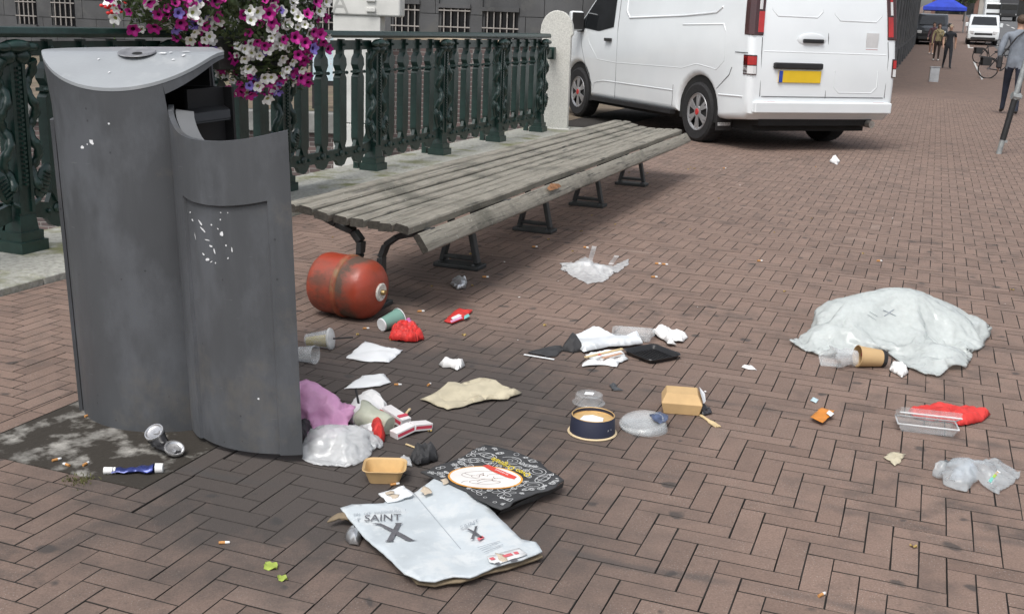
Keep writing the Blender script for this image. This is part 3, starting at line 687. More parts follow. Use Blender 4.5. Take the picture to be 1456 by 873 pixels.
for i in range(nc - 1):
    for j in range(NZ - 1):
        a, b = i * NZ + j, (i + 1) * NZ + j; mb.f += [(a, b, b + 1, a + 1), (off + a, off + a + 1, off + b + 1, off + b)]
    a, b = i * NZ, (i + 1) * NZ; mb.f += [(a, off + a, off + b, b), (a + NZ - 1, b + NZ - 1, off + b + NZ - 1, off + a + NZ - 1)]
for i in (0, nc - 1):
    for j in range(NZ - 1): a = i * NZ + j; mb.f.append((a, a + 1, off + a + 1, off + a))
door = ob('door', mb, M_BIN, binr, smooth=28)
mb = MB(); mb.tube([dp(.0, .02, DR + .001), dp(.0, .5, DR + .001), dp(.0, 1.0, DR + .001)], .007, 8); ob('hinge_tube', mb, M_BIN, door)
mb = MB()
for s in [k / 20 for k in range(1, 18)]: pass
n_ = 18
for k in range(n_ + 1):
    s = .02 + .6 * k / n_; zt = rimz(s) - .006 - .05 * max(0, (s - .25)); mb.v += [tuple(dp(s, .5, DR - .022)), tuple(dp(s, zt - .004, DR - .022)), tuple(dp(s, zt - .012, DR - .075)), tuple(dp(s, .5, DR - .075))]
for k in range(n_): i = 4 * k; mb.f += [(i + j, i + 4 + j, i + 5 + j, i + 1 + j) for j in range(3)]
ob('door_liner', mb, mat('liner_grey', (.14, .145, .15), .5), door, smooth=50)
# torn sticker scraps
M_STK = mat('sticker_white', (.72, .73, .74), .6, var=.1)
def cyl_hit(u, v, c, r):
    d = ray(u, v); a = d.x ** 2 + d.y ** 2; b = -2 * (d.x * c[0] + d.y * c[1]); k = c[0] ** 2 + c[1] ** 2 - r * r
    t = (-b - math.sqrt(max(0, b * b - 4 * a * k))) / (2 * a); return math.atan2(d.y * t - c[1], d.x * t - c[0]), CAMH + d.z * t
def scraps(parent, name, items, c, r, conv):
    for (u, v, w_, h_, rot) in items:
        a, z = cyl_hit(u, v, c, r); k = 9; ps = []
        for i in range(k):
            th = 2 * PI * i / k; q_ = R_.uniform(.55, 1.1); x, y = w_ * q_ * math.cos(th), h_ * q_ * math.sin(th); x, y = x * math.cos(rot) - y * math.sin(rot), x * math.sin(rot) + y * math.cos(rot)
            ps.append(conv(a + x / r, z + y))
        mb = MB(); mb.add(ps, [tuple(range(k))]); ob(name, mb, M_STK, parent)
conv = lambda a, z: Mbin @ Vector((DC.x + (DR - .0088) * math.cos(a), DC.y + (DR - .0088) * math.sin(a), z))
it = [(283, 306, .005, .003, .3), (286, 317, .006, .004, -.4), (297, 321, .012, .004, -.7), (300, 331, .016, .004, -.5), (313, 325, .004, .003, 0), (326, 318, .003, .004, 0), (327, 338, .008, .008, .4), (322, 331, .002, .004, 1), (306, 346, .012, .002, 0), (311, 355, .010, .004, -.2), (316, 362, .003, .010, .2), (305, 374, .013, .005, .2), (333, 355, .003, .004, 0), (335, 373, .003, .003, 0), (341, 361, .003, .008, 0), (317, 379, .003, .003, 0), (300, 366, .003, .008, 1.2), (289, 340, .002, .012, .2), (327, 308, .003, .002, .3), (337, 309, .002, .002, 0), (371, 573, .004, .004, 0), (311, 377, .006, .002, .5)]
scraps(door, 'sticker_scrap', it, DC, DR - .010, conv)
conv2 = lambda a, z: Mbin @ Vector((BC.x + (RB + .0012) * math.cos(a), BC.y + (RB + .0012) * math.sin(a), z))
scraps(body, 'sticker_scrap', [(132, 208, .008, .006, .3), (145, 201, .011, .008, -.5), (139, 204, .003, .003, 0), (171, 176, .004, .003, 0), (149, 152, .002, .002, 0), (150, 176, .002, .002, 0)], (BC.x, BC.y), RB, conv2)
for (x, y, w_, h_) in ((.13, -.10, .018, .007), (.15, -.085, .01, .005), (.19, -.06, .02, .005), (.20, -.09, .008, .006), (.185, -.12, .006, .004), (-.03, -.2, .005, .004), (.04, -.24, .004, .005)):
    mb = MB(); k = 9; mb.add([(x + w_ * R_.uniform(.5, 1.1) * math.cos(2 * PI * i / k), yy := y + h_ * R_.uniform(.5, 1.1) * math.sin(2 * PI * i / k), ztop(x, yy) + .004) for i in range(k)], [tuple(range(k))]); ob('bird_dropping', mb, M_STK, lid)
# ------------------------------------------------------------------ long slatted bench
def wood_mat(name, c1, c2):
    m = bpy.data.materials.new(name); m.use_nodes = True; t = m.node_tree; b = t.nodes['Principled BSDF']
    tc = nd(t, 'ShaderNodeTexCoord').outputs['Object']; mp = nd(t, 'ShaderNodeMapping'); mp.inputs['Scale'].default_value = (16, .7, 16); t.links.new(tc, mp.inputs[0])
    rndo = nd(t, 'ShaderNodeObjectInfo').outputs['Random']; ad = nd(t, 'ShaderNodeVectorMath', operation='ADD'); t.links.new(mp.outputs[0], ad.inputs[0]); cb = nd(t, 'ShaderNodeCombineXYZ'); t.links.new(mathn(t, 'MULTIPLY', rndo, 37), cb.inputs[0]); t.links.new(cb.outputs[0], ad.inputs[1])
    n1 = noisen(t, ad.outputs[0], 3.2, 5, .7); n2 = noisen(t, tc, 2.2, 5, .65); n3 = noisen(t, tc, 60, 2)
    c = mixc(t, ramp(t, n1, .32, .68), c1, c2)
    c = mixc(t, ramp(t, n2, .50, .66, 0, .75), c, (.085, .082, .065)); c = mixc(t, ramp(t, n3, .66, .72, 0, .4), c, (.55, .55, .5))
    c = mixc(t, ramp(t, n1, .55, .64, 0, .85), c, (.03, .028, .024))
    t.links.new(c, b.inputs['Base Color']); b.inputs['Roughness'].default_value = .85
    bn = nd(t, 'ShaderNodeBump'); bn.inputs['Strength'].default_value = .7; bn.inputs['Distance'].default_value = .006; t.links.new(n1, bn.inputs['Height']); t.links.new(bn.outputs[0], b.inputs['Normal'])
    return m
M_WOOD = wood_mat('weathered_wood', (.14, .127, .102), (.35, .33, .277))
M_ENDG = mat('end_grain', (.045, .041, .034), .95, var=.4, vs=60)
M_CAST = mat('dark_cast_iron', (.030, .033, .034), .5, var=.3, vs=12, bump=.3, bs=60)
bench = thing('long_bench', W(-2.2, 1.1), YAW, 'long backless bench of weathered grey slats on dark iron legs', 'bench')
def slat(x, z, w_, th, tilt, y0, y1, warp=0., end_dz=0.):
    mb = MB(); n_ = 26; sec = [(-.5, -.5), (.5, -.5), (.5, .32), (.40, .5), (-.40, .5), (-.5, .32)]
    for k in range(n_ + 1):
        t = k / n_; y = y0 + (y1 - y0) * t; c_, s_ = math.cos(tilt), math.sin(tilt); dx = .004 * noise.noise(Vector((x * 9, y * 1.7, 3))); dz = .004 * noise.noise(Vector((x * 9, y * 1.3, 7))) + warp * math.sin(PI * t) + end_dz * (1 - t)
        for (a, b) in sec:
            j = 1 + .06 * noise.noise(Vector((a * 5 + x * 20, y * 4, b * 3))); px, pz = a * w_ * j, b * th; mb.v.append((x + dx + px * c_ - pz * s_, y + (.012 * noise.noise(Vector((x * 40, a * 3, b))) if k in (0, n_) else 0), z + dz + px * s_ + pz * c_))
    m6 = 6
    for k in range(n_): mb.f += [(k * m6 + j, k * m6 + (j + 1) % m6, (k + 1) * m6 + (j + 1) % m6, (k + 1) * m6 + j) for j in range(m6)]
    mb.f += [tuple(range(m6)), tuple(range(n_ * m6, (n_ + 1) * m6))]
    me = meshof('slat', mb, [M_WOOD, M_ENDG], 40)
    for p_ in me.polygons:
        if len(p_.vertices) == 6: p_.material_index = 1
    return ob('slat', me, None, bench)
zs = [.468, .462, .448, .434, .428, .428, .434, .438]; tl = [-.05, -.10, -.16, -.10, 0, .03, .05, -.16]
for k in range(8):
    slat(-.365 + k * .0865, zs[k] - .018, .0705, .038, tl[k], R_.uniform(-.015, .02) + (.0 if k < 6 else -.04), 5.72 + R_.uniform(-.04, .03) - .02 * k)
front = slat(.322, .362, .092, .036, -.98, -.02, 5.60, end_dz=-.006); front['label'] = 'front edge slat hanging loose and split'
mb = MB(); mb.add([(.318, 1.76, .410), (.338, 1.85, .398), (.350, 1.87, .380), (.352, 1.77, .378), (.350, 1.65, .382), (.336, 1.64, .396)], [(0, 1, 2, 3, 4, 5)]); ob('split_patch', mb, mat('fresh_wood', (.24, .115, .05), .85, var=.4, vs=40), front)
def leg_frame(y, sh=0.):
    t2 = MB(); D = .05
    for sg in (-1, 1):
        pts = [(.03 + sg * .31, .388), (.03 + sg * .21, .372), (.03 + sg * .115, .345), (.03 + sg * .066, .30), (.03 + sg * .056, .24), (.03 + sg * .105, .03)]
        if sg > 0: pts[0] = (.315, .392)
        else: pts[0] = (-.30, .415)
        for (a, za), (b, zb) in zip(pts, pts[1:]): t2.bar((a, 0, za), (b, 0, zb), D, .026, up=(0, 1, 0)) if False else t2.bar((a, y, za), (b, y, zb), .029, D, up=(0, 1, 0))
    t2.bar((-.20, y, .392), (.24, y, .392), .020, D * .9, up=(0, 1, 0)); t2.bar((-.06, y, .055), (.12, y, .055), .022, D * .9, up=(0, 1, 0))
    t2.v = [(x + sh * max(0, min(1, (.40 - z) / .36)), yy, z) for x, yy, z in t2.v]; o = ob('leg_frame', t2, M_CAST, bench, bevel=.006)
    mb = MB(); mb.box((.03 + sh, y, .012), (.27, .13, .024)); bp = ob('base_plate', mb, M_CAST, o, bevel=.006)
    mb = MB()
    for sx_ in (-.08, .14): mb = MB(); mb.ell((sx_ * .9 + sh, y - .045, .026), (.012, .012, .010), 8, 4); ob('bolt', mb, M_CAST, o)
leg_frame(.13, -.085)
for y in (1.10, 2.33, 3.52, 4.81): leg_frame(y)
# ------------------------------------------------------------------ red gas cylinder on its side
def rusty():
    m = mat('red_cylinder_paint', (.36, .052, .024), .34, var=.22, vs=5, bump=.25, bs=50, spec=.55); t = m.node_tree; b = t.nodes['Principled BSDF']
    tc = nd(t, 'ShaderNodeTexCoord').outputs['Object']; sx = nd(t, 'ShaderNodeSeparateXYZ'); t.links.new(tc, sx.inputs[0]); old = b.inputs['Base Color'].links[0].from_socket
    n1 = noisen(t, tc, 9, 5, .7); n2 = noisen(t, tc, 3.5, 4)
    band = ramp(t, mathn(t, 'ABSOLUTE', mathn(t, 'SUBTRACT', sx.outputs[2], .045)), .0, .07, 1, 0)   # scuffed belt beside the weld
    f = mathn(t, 'MULTIPLY', mathn(t, 'ADD', mathn(t, 'MULTIPLY', band, 1.15), ramp(t, n2, .40, .62, 0, .85)), ramp(t, n1, .30, .56), clamp=True)
    c = mixc(t, f, old, (.085, .050, .034)); c = mixc(t, ramp(t, n1, .66, .72, 0, .7), c, (.035, .022, .018)); t.links.new(c, b.inputs['Base Color'])
    t.links.new(mathn(t, 'ADD', .34, mathn(t, 'MULTIPLY', f, .4)), b.inputs['Roughness']); return m
M_RED = rusty(); RC = .138
gp = G(497, 449); gas = thing('gas_cylinder', gp, 0, 'scuffed red gas cylinder lying on its side under the bench end', 'gas cylinder')
ax = Vector((.90, -.43, -.03)).normalized(); Mg = T(0, 0, RC + .002) @ ax.to_track_quat('Z', 'Y').to_matrix().to_4x4()
prof = [(0, -.166), (.05, -.166), (.092, -.163), (.117, -.154), (.131, -.139), (RC, -.115), (RC, -.012), (RC, .02), (RC, .075), (.134, .100), (.124, .122), (.104, .143), (.074, .158), (.04, .166), (0, .168)]
mb = MB(); mb.lathe(prof, 48); o = ob('shell', mb, M_RED, gas, smooth=50); o.matrix_local = Mg
mb = MB(); mb.lathe([(RC - .002, -.014), (RC + .006, -.010), (RC + .007, .004), (RC + .005, .012), (RC - .002, .016)], 48); o2 = ob('weld_band', mb, mat('rusty_band', (.26, .06, .028), .6, var=.3, vs=20, dirt=(.20, .12, .055), ds=9, dk=.48), gas, smooth=50); o2.matrix_local = Mg
mb = MB(); mb.lathe([(0, .1665), (.040, .1655), (.042, .170), (.036, .174), (.022, .172), (0, .172)], 28); vp = ob('valve_plate', mb, mat('valve_white', (.62, .60, .55), .6, var=.2, vs=40, dirt=(.2, .17, .13), ds=30, dk=.55), gas, smooth=40); vp.matrix_local = Mg
mb = MB(); mb.lathe([(0, .190), (.010, .190), (.012, .186), (.012, .171)], 14); mb.box((.016, 0, .178), (.02, .012, .012)); vb = ob('valve', mb, mat('brass', (.35, .26, .12), .4, .7), gas, smooth=40); vb.matrix_local = Mg
# ------------------------------------------------------------------ vans
M_TYRE = mat('tyre_rubber', (.016, .016, .017), .8, var=.3, vs=30); M_RIM = mat('rim_silver', (.42, .42, .43), .35, .6, var=.2, vs=8); M_BLK = mat('black_plastic', (.018, .018, .019), .55, var=.2)
M_REDL = mat('lamp_red', (.42, .012, .012), .15, var=.2, vs=9, coat=.6); M_DRED = mat('lamp_smoked', (.045, .008, .008), .12, coat=.6); M_CLRL = mat('lamp_clear', (.66, .66, .66), .15, var=.1, coat=.6)
M_GLASS = mat('dark_glass', (.012, .014, .016), .05, var=.3, spec=.8); M_GAP = mat('panel_gap', (.10, .105, .11), .8); M_UND = mat('underbody', (.012, .012, .012), .9)
def offset_poly(poly, d):
    n = len(poly); out = []
    for i in range(n):
        p, q, r = Vector(poly[i - 1]), Vector(poly[i]), Vector(poly[(i + 1) % n])
        e1, e2 = (q - p).normalized(), (r - q).normalized(); n1, n2 = Vector((-e1.y, e1.x)), Vector((-e2.y, e2.x)); b = n1 + n2
        b = b.normalized() if b.length > .2 else n1; k = max(.55, b.dot(n1)); out.append(q + b * d / k)
    return out
def interp(tab, x):
    for (a, u), (b, v) in zip(tab, tab[1:]):
        if a <= x <= b: return u + (v - u) * (x - a) / (b - a)
    return tab[0][1] if x < tab[0][0] else tab[-1][1]
def make_van(loc, rotz, paint, label, cat, name, rims=True, group=None):
    t = thing(name, loc, rotz, label, cat, group); WB_, HW = 3.1, .965
    arc = lambda c, r: [(c + r * math.cos(a), .33 + r * math.sin(a)) for a in [math.radians(184.2 - 188.4 * k / 14) for k in range(15)]]
    ra = arc(0, .405); fa = arc(WB_, .405)
    low = [(-1.0, .40), (-.92, .335), (-.55, .302)] + ra + [(.55, .30), (2.55, .30)] + fa + [(3.66, .295), (3.86, .30), (3.99, .38)]
    up = [(4.03, .60), (4.0, .86), (3.86, 1.0), (3.55, 1.10), (3.22, 1.20), (2.42, 1.86), (2.2, 1.93), (1.8, 1.965), (.6, 1.97), (-.62, 1.95), (-.80, 1.90), (-.885, 1.78), (-.955, 1.2), (-.985, 1.0), (-1.0, .80), (-1.005, .55)]
    poly = low + up
    xs = lambda z: HW * (1 - .075 * max(0, (z - 1.05) / .9) ** 1.6 - .012 * max(0, (.8 - z)))
    rear_tab = [(.40, -1.0), (.55, -1.005), (.80, -1.0), (1.0, -.985), (1.2, -.955), (1.78, -.885), (1.9, -.8)]
    yr = lambda z: interp(rear_tab, z)
    r = .075; rings = []
    for sg in (-1, 1):
        seq = [(0, HW - r)] + [(r * (1 - math.cos(k * PI / 10)), HW - r + r * math.sin(k * PI / 10)) for k in range(1, 6)]
        if sg < 0: seq = seq[::-1]
        for ins, x in seq: rings.append(([tuple(p) for p in offset_poly(poly, ins)] if ins else poly, sg * x))
    mb = MB(); n = len(poly)
    for pl_, x in rings: mb.v += [(x * xs(z) / HW, y, z) for y, z in pl_]
    for i in range(len(rings) - 1): mb.f += [(i * n + k, i * n + (k + 1) % n, (i + 1) * n + (k + 1) % n, (i + 1) * n + k) for k in range(n)]
    mb.f += [tuple(range(n)), tuple(range((len(rings) - 1) * n, len(rings) * n))]
    body = ob('body', mb, paint, t, smooth=32)
    mb = MB(); mb.box((0, 1.5, .30), (1.5, 4.6, .2)); mb.box((0, 0, .52), (1.84, .8, .55)); mb.box((0, WB_, .52), (1.84, .8, .55)); mb.tube([(-.7, 0, .32), (.7, 0, .32)], .06, 8); mb.box((0, -.75, .34), (1.5, .35, .14)); ob('underbody', mb, M_UND, t)
    def side(pts, sg, off): return [(sg * (xs(z) + off), y, z) for y, z in pts]
    for sg in (-1, 1):
        w_ = [(2.10, 1.22), (2.10, 1.74), (2.42, 1.76), (3.02, 1.27), (3.04, 1.20), (2.5, 1.16)]
        mb = MB(); ps = side(w_, sg, .004); mb.add(ps + side(w_, sg, -.03), [tuple(range(6)), tuple(range(11, 5, -1))] + [(k, (k + 1) % 6, 6 + (k + 1) % 6, 6 + k) for k in range(6)]); ob('cab_window', mb, M_GLASS, t)
        mb = MB()
        for pts in ([(2.0, 1.85), (1.98, 1.2), (1.96, .6), (1.96, .34)], [(3.05, 1.18), (3.0, .95), (2.85, .70), (2.62, .45)], [(.52, .60), (.52, .36)], [(-.93, 1.02), (-.70, 1.02)], [(-.40, .62), (-.62, .78), (-.66, .86)]):
            mb = MB(); mb.tube(side(pts, sg, .0005), .0035, 6); ob('panel_gap', mb, M_GAP, body)
        mb = MB(); mb.tube(side([(1.82, 1.75), (1.80, 1.42), (1.70, 1.34), (.4, 1.38), (-.25, 1.42), (-.36, 1.48)], sg, -.007), .012, 8); mb.tube(side([(.42, 1.28), (-.42, 1.30), (-.48, 1.22), (-.50, .92), (-.36, .82), (-.18, .84), (.05, .86), (.35, .80), (2.0, .78), (2.5, .80), (2.75, .98), (2.92, 1.2)], sg, -.0085), .011, 8)
        mb.tube(side([(2.62, .36), (2.56, .50), (2.3, .535), (.52, .535)], sg, -.004), .010, 8); mb.tube(side([(-.44, .56), (-.9, .57)], sg, -.003), .010, 8); ob('pressing', mb, paint, body, smooth=60)
        mb = MB(); mb.box((sg * (xs(1.06) + .018), 2.2, 1.06), (.035, .17, .04)); ob('side_handle', mb, M_BLK, t, bevel=.008)
        mb = MB(); mb.box((sg * (HW + .10), 3.0, 1.28), (.19, .10, .26)); mi = ob('mirror', mb, paint, t, bevel=.03); mb = MB(); mb.box((sg * (HW + .10), 2.94, 1.28), (.16, .03, .22)); mb.box((sg * HW, 3.0, 1.17), (.12, .08, .06)); ob('mirror_glass', mb, M_BLK, mi)
        mb = MB(); mb.box((sg * .955, 1.55, .292), (.07, 2.1, .05)); ob('sill_strip', mb, M_BLK, t)
        for yy in (0, WB_):
            wM = T(sg * (HW - .125), yy, .335) @ ry(sg * PI / 2)
            mb = MB(); mb.lathe([(.20, -.105), (.30, -.11), (.328, -.09), (.335, -.05), (.335, .05), (.328, .09), (.30, .108), (.215, .10), (.205, .06)], 36, wM)
            for k in range(40):
                a = 2 * PI * k / 40; mb.box(tuple(wM @ Vector((.335 * math.cos(a), .335 * math.sin(a), 0))), (.17, .006, .006))
            wh = ob('wheel', mb, M_TYRE, t, smooth=35)
            mb = MB(); mb.lathe([(.0, .02), (.206, .02), (.21, .09), (.198, .098), (.192, .085), (.190, .03)], 32, wM); ob('rim_dish', mb, M_BLK if rims else M_RIM, wh, smooth=35)
            mb = MB(); mb.lathe([(.178, .086), (.205, .10), (.211, .093), (.205, .082)], 32, wM)
            for k in range(6):
                a = 2 * PI * k / 6
                for da in (-.16, .16):
                    p_, q_ = Vector((.05 * math.cos(a), .05 * math.sin(a), .092)), Vector((.188 * math.cos(a + da * .9), .188 * math.sin(a + da * .9), .088)); mb.bar(wM @ p_, wM @ q_, .034, .012, up=(1, 0, 0))
            mb.lathe([(0, .10), (.06, .098), (.07, .088)], 16, wM); ob('wheel_cover', mb, M_RIM, wh, smooth=30)
            mb = MB(); mb.lathe([(0, .106), (.032, .105), (.038, .098)], 16, wM); ob('hub_cap', mb, mat('hub_red', (.45, .03, .03), .4), wh)
        mb = MB(); mb.box((sg * .86, -.44, .30), (.20, .012, .26)); fl_ = ob('mud_flap', mb, M_BLK, t)
        mb = MB(); mb.box((sg * .86, -.448, .24), (.16, .006, .035)); ob('flap_lettering', mb, mat('flap_print', (.4, .4, .4), .6, var=.6, vs=60), fl_)
        # lamps
        z0, z1 = 1.20, 1.80; mb = MB()
        def lampbox(za, zb, w0, prd, xcut=.0): 
            o_ = MB(); k = 5
            for i in range(k + 1):
                z = za + (zb - za) * i / k; xo = xs(z) + .006 - xcut; yy = yr(z) - prd
                o_.v += [(sg * (xo - w0), yy, z), (sg * (xo - .035), yy, z), (sg * xo, yy + .05, z), (sg * xo, yy + .13, z), (sg * (xo - .03), yy + .13, z), (sg * (xo - w0), yy + .06, z)]
            for i in range(k): o_.f += [(i * 6 + j, i * 6 + (j + 1) % 6, i * 6 + 6 + (j + 1) % 6, i * 6 + 6 + j) for j in range(6)]
            o_.f += [tuple(range(6)), tuple(range(k * 6, k * 6 + 6))]; return o_
        tl_ = ob('tail_light', lampbox(z0, z1, .155, .012), M_DRED, t, bevel=.008)
        ob('red_lens', lampbox(z0 + .03, z0 + .24, .098, .017, .05), M_REDL, tl_); ob('clear_lens', lampbox(z0 + .26, z0 + .40, .065, .017, .05), M_CLRL, tl_); ob('red_lens', lampbox(z0 + .40, z0 + .52, .07, .017, .05), M_REDL, tl_)
        ll = ob('lower_lamp', lampbox(.80, 1.0, .085, .010), M_DRED, t, bevel=.005); ob('red_lens', lampbox(.90, .985, .075, .014), M_REDL, ll); ob('clear_lens', lampbox(.81, .89, .075, .014), M_CLRL, ll)
        mb = MB(); mb.box((sg * .72, -1.038, .515), (.15, .01, .035)); ob('bumper_reflector', mb, M_REDL, t)
        mb = MB(); mb.box((sg * .74, 3.93, .78), (.36, .22, .2), rot=rz(-sg * .35)); ob('headlight', mb, M_CLRL, t, bevel=.04)
    # rear doors
    def rearf(pts, off): return [(x, yr(z) - off, z) for x, z in pts]
    for pts in ([(.02, 1.9), (.02, 1.2), (.02, .57)], [(-.80, .58), (.80, .58)], [(-.82, 1.18), (-.83, 1.02), (-.82, .58)], [(.82, 1.18), (.83, 1.02), (.82, .58)]):
        mb = MB(); mb.tube(rearf(pts, .001), .0045, 6); ob('door_gap', mb, M_GAP, body)
    mb = MB()
    for (x0, x1_, za, zb) in ((-.70, -.06, 1.40, 1.86), (.10, .72, 1.38, 1.86), (.12, .70, .63, .86)):
        pts = [(x0, zb), (x0, za + .06), (x0 + .07, za), (x1_ - .07, za), (x1_, za + .06), (x1_, zb)]; mb.tube(rearf(pts, -.008), .012, 8)
    mb.tube(rearf([(-.80, 1.04), (.80, 1.04)], -.009), .012, 8); ob('pressing', mb, paint, body, smooth=60)
    mb = MB(); mb.box((0, -1.01, .47), (1.80, .10, .12)); mb.box((0, -1.03, .515), (1.78, .05, .035)); ob('rear_bumper', mb, paint, t, bevel=.025)
    mb = MB(); mb.ell((-.20, yr(1.16) - .002, 1.17), (.19, .012, .075), 16, 6); hp = ob('handle_cup', mb, paint, t, smooth=60); mb = MB(); mb.box((-.19, yr(1.16) - .022, 1.16), (.26, .025, .04)); ob('rear_handle', mb, M_BLK, hp, bevel=.008)
    mb = MB(); mb.box((-.37, yr(.9) - .018, .90), (.62, .045, .065)); ob('plate_lamp_bar', mb, M_BLK, t, bevel=.015)
    mb = MB(); mb.box((-.34, yr(.78) - .010, .79), (.54, .014, .125)); np_ = ob('number_plate', mb, mat('plate_yellow', (.75, .50, .02), .5, var=.05), t, bevel=.003)
    mb = MB(); mb.box((-.588, yr(.78) - .019, .79), (.044, .006, .12)); ob('country_strip', mb, mat('plate_blue', (.02, .06, .35), .5), np_)
    mb = MB(); mb.box((.60, yr(1.17) - .006, 1.18), (.16, .006, .17)); bd = ob('dealer_sticker', mb, mat('sticker_silver', (.62, .62, .62), .4), t)
    mb = MB(); mb.box((.60, yr(1.17) - .010, 1.085), (.16, .004, .02)); ob('sticker_foot', mb, mat('sticker_red', (.35, .03, .03), .5), bd)
    mb = MB(); mb.add([(.553, yr(1.2) - .008, 1.19), (.568, yr(1.2) - .008, 1.215), (.583, yr(1.2) - .008, 1.19), (.568, yr(1.2) - .008, 1.165), (.560, yr(1.2) - .0085, 1.19), (.568, yr(1.2) - .0085, 1.203), (.576, yr(1.2) - .0085, 1.19), (.568, yr(1.2) - .0085, 1.177)], [(0, 1, 5, 4), (1, 2, 6, 5), (2, 3, 7, 6), (3, 0, 4, 7)]); mb.box((.63, yr(1.2) - .009, 1.20), (.06, .002, .012)); mb.box((.63, yr(1.2) - .009, 1.18), (.06, .002, .008)); ob('sticker_mark', mb, M_BLK, bd)
    mb = MB(); mb.tube([(.70, -.50, .30), (.70, -1.0, .29)], .04, 12); ob('exhaust', mb, mat('exhaust_steel', (.45, .43, .40), .35, .7, var=.3, vs=20), t, smooth=40)
    # front: windscreen, grille, bumper
    mb = MB(); ws = [(.80, 3.16, 1.255), (.70, 2.50, 1.80), (-.70, 2.50, 1.80), (-.80, 3.16, 1.255)]; nrm = Vector((0, .66, .8)).normalized() * .012
    mb.add([Vector(p) + nrm for p in ws] + [Vector(p) - nrm for p in ws], [(0, 1, 2, 3), (7, 6, 5, 4)] + [(k, (k + 1) % 4, 4 + (k + 1) % 4, 4 + k) for k in range(4)]); ob('windscreen', mb, M_GLASS, t)
    mb = MB(); mb.box((0, 4.02, .68), (1.1, .05, .14)); mb.box((0, 4.03, .40), (1.5, .06, .16)); ob('grille', mb, M_BLK, t, bevel=.02)
    return t
M_WHITE = mat('van_white', (.76, .795, .81), .18, var=.03, vs=2, coat=.8, bump=0)
th = math.radians(23); lr = AT(1062, 168, 12.35); lrc = Vector((lr.x, lr.y, 0))
fw_ = Vector((-math.sin(th), math.cos(th), 0)); rt_ = Vector((math.cos(th), math.sin(th), 0))
van = make_van(lrc + fw_ * 1.0 + rt_ * .95, th, M_WHITE, 'white panel van parked beyond the bench with its back doors towards it', 'van', 'panel_van'); van.scale = (1.07, 1.07, 1.07); van.location = lrc + (fw_ * 1.0 + rt_ * .95) * 1.07
far_g = None
q = GS(1395, 64); v2 = make_van(q + W(0, 2.6) - W(0, 0), YAW + PI, M_WHITE, 'white van parked far up the street behind a black scooter', 'van', 'panel_van', False)
q = GS(1322, 64); v3 = make_van(q + W(0, 3) - W(0, 0), YAW + PI, mat('van_black', (.02, .022, .024), .25, coat=.7), 'black van below the blue canopy, facing down the street', 'van', 'panel_van', False)
def make_truck(loc, rotz, cabm, boxm, label):
    t = thing('box_truck', loc, rotz, label, 'truck')
    mb = MB(); mb.box((0, 3.0, 1.9), (2.2, 4.2, 2.4)); ob('cargo_box', mb, boxm, t, bevel=.04)
    mb = MB(); mb.box((0, .25, 1.35), (2.1, 1.1, 1.7)); cb_ = ob('cab', mb, cabm, t, bevel=.12)
    mb = MB(); mb.box((0, -.31, 1.72), (1.8, .03, .62)); ob('windscreen', mb, M_GLASS, cb_); mb = MB(); mb.box((0, -.32, .8), (1.7, .04, .3)); ob('grille', mb, M_BLK, cb_)
    for sx_ in (-.9, .9):
        for yy in (.3, 4.2):
            mb = MB(); mb.lathe([(0, -.12), (.3, -.12), (.42, -.1), (.42, .1), (.3, .12), (0, .12)], 20, T(sx_, yy, .42) @ ry(PI / 2)); ob('wheel', mb, M_TYRE, t, smooth=40)
        mb = MB(); mb.box((sx_ * .85, -.31, .85), (.3, .04, .16)); ob('headlight', mb, M_CLRL, cb_)
    return t
q = GS(1411, 30); make_truck(q, YAW, M_WHITE, mat('truck_white', (.62, .64, .64), .5), 'white box truck far up the street, its cab facing this way')
q = GS(1432, 31); make_truck(q, YAW, mat('truck_dark', (.03, .032, .035), .4), mat('truck_grey', (.05, .05, .055), .5), 'dark box truck far up the street beside the white one')
# ------------------------------------------------------------------ far street: marks, canopy, houses, tree
M_PAINT = mat('road_paint', (.55, .55, .53), .8, var=.2, vs=6)
def mark(pts):
    mb = MB(); mb.add([GS(u, v) + Vector((0, 0, .006)) for u, v in pts], [tuple(range(len(pts)))]); return struct(ob('road_marking', mb, M_PAINT))
mark([(1373.5, 56.5), (1376, 56.5), (1379.5, 69), (1376.5, 69)]); mark([(1379.5, 68), (1384, 68.2), (1384, 69.2), (1379.5, 69.2)]); mark([(1383.5, 88.5), (1386, 88.5), (1398, 113.5), (1395.5, 114)]); mark([(1411, 57), (1413, 57), (1422, 69), (1419, 69)])
a0 = Lc(*GS(1413, 66).xy)[0]
mb = MB(); bs_ = [40, 50, 60, 70, 80, 110, 150, 230]; vv = [W(a, b, slope(b) + .003) for b in bs_ for a in (a0, a0 + 9)]
mb.add(vv, [(2 * i, 2 * i + 1, 2 * i + 3, 2 * i + 2) for i in range(len(bs_) - 1)]); struct(ob('road', mb, mat('asphalt', (.11, .112, .115), .9, var=.15, vs=.5)))
mb = MB()
for b_ in range(60, 140, 10): mb.add([W(a0 + 3.4, b_, slope(b_) + .012), W(a0 + 3.6, b_, slope(b_) + .012), W(a0 + 3.6, b_ + 5, slope(b_ + 5) + .012), W(a0 + 3.4, b_ + 5, slope(b_ + 5) + .012)], [(0, 1, 2, 3)])
struct(ob('lane_marking', mb, M_PAINT))
q = GS(1339, 46); cz = 2.05
t_ = thing('canopy_tent', q, YAW, 'bright blue pyramid canopy tent over the black van', 'canopy')
mb = MB(); S = 1.75
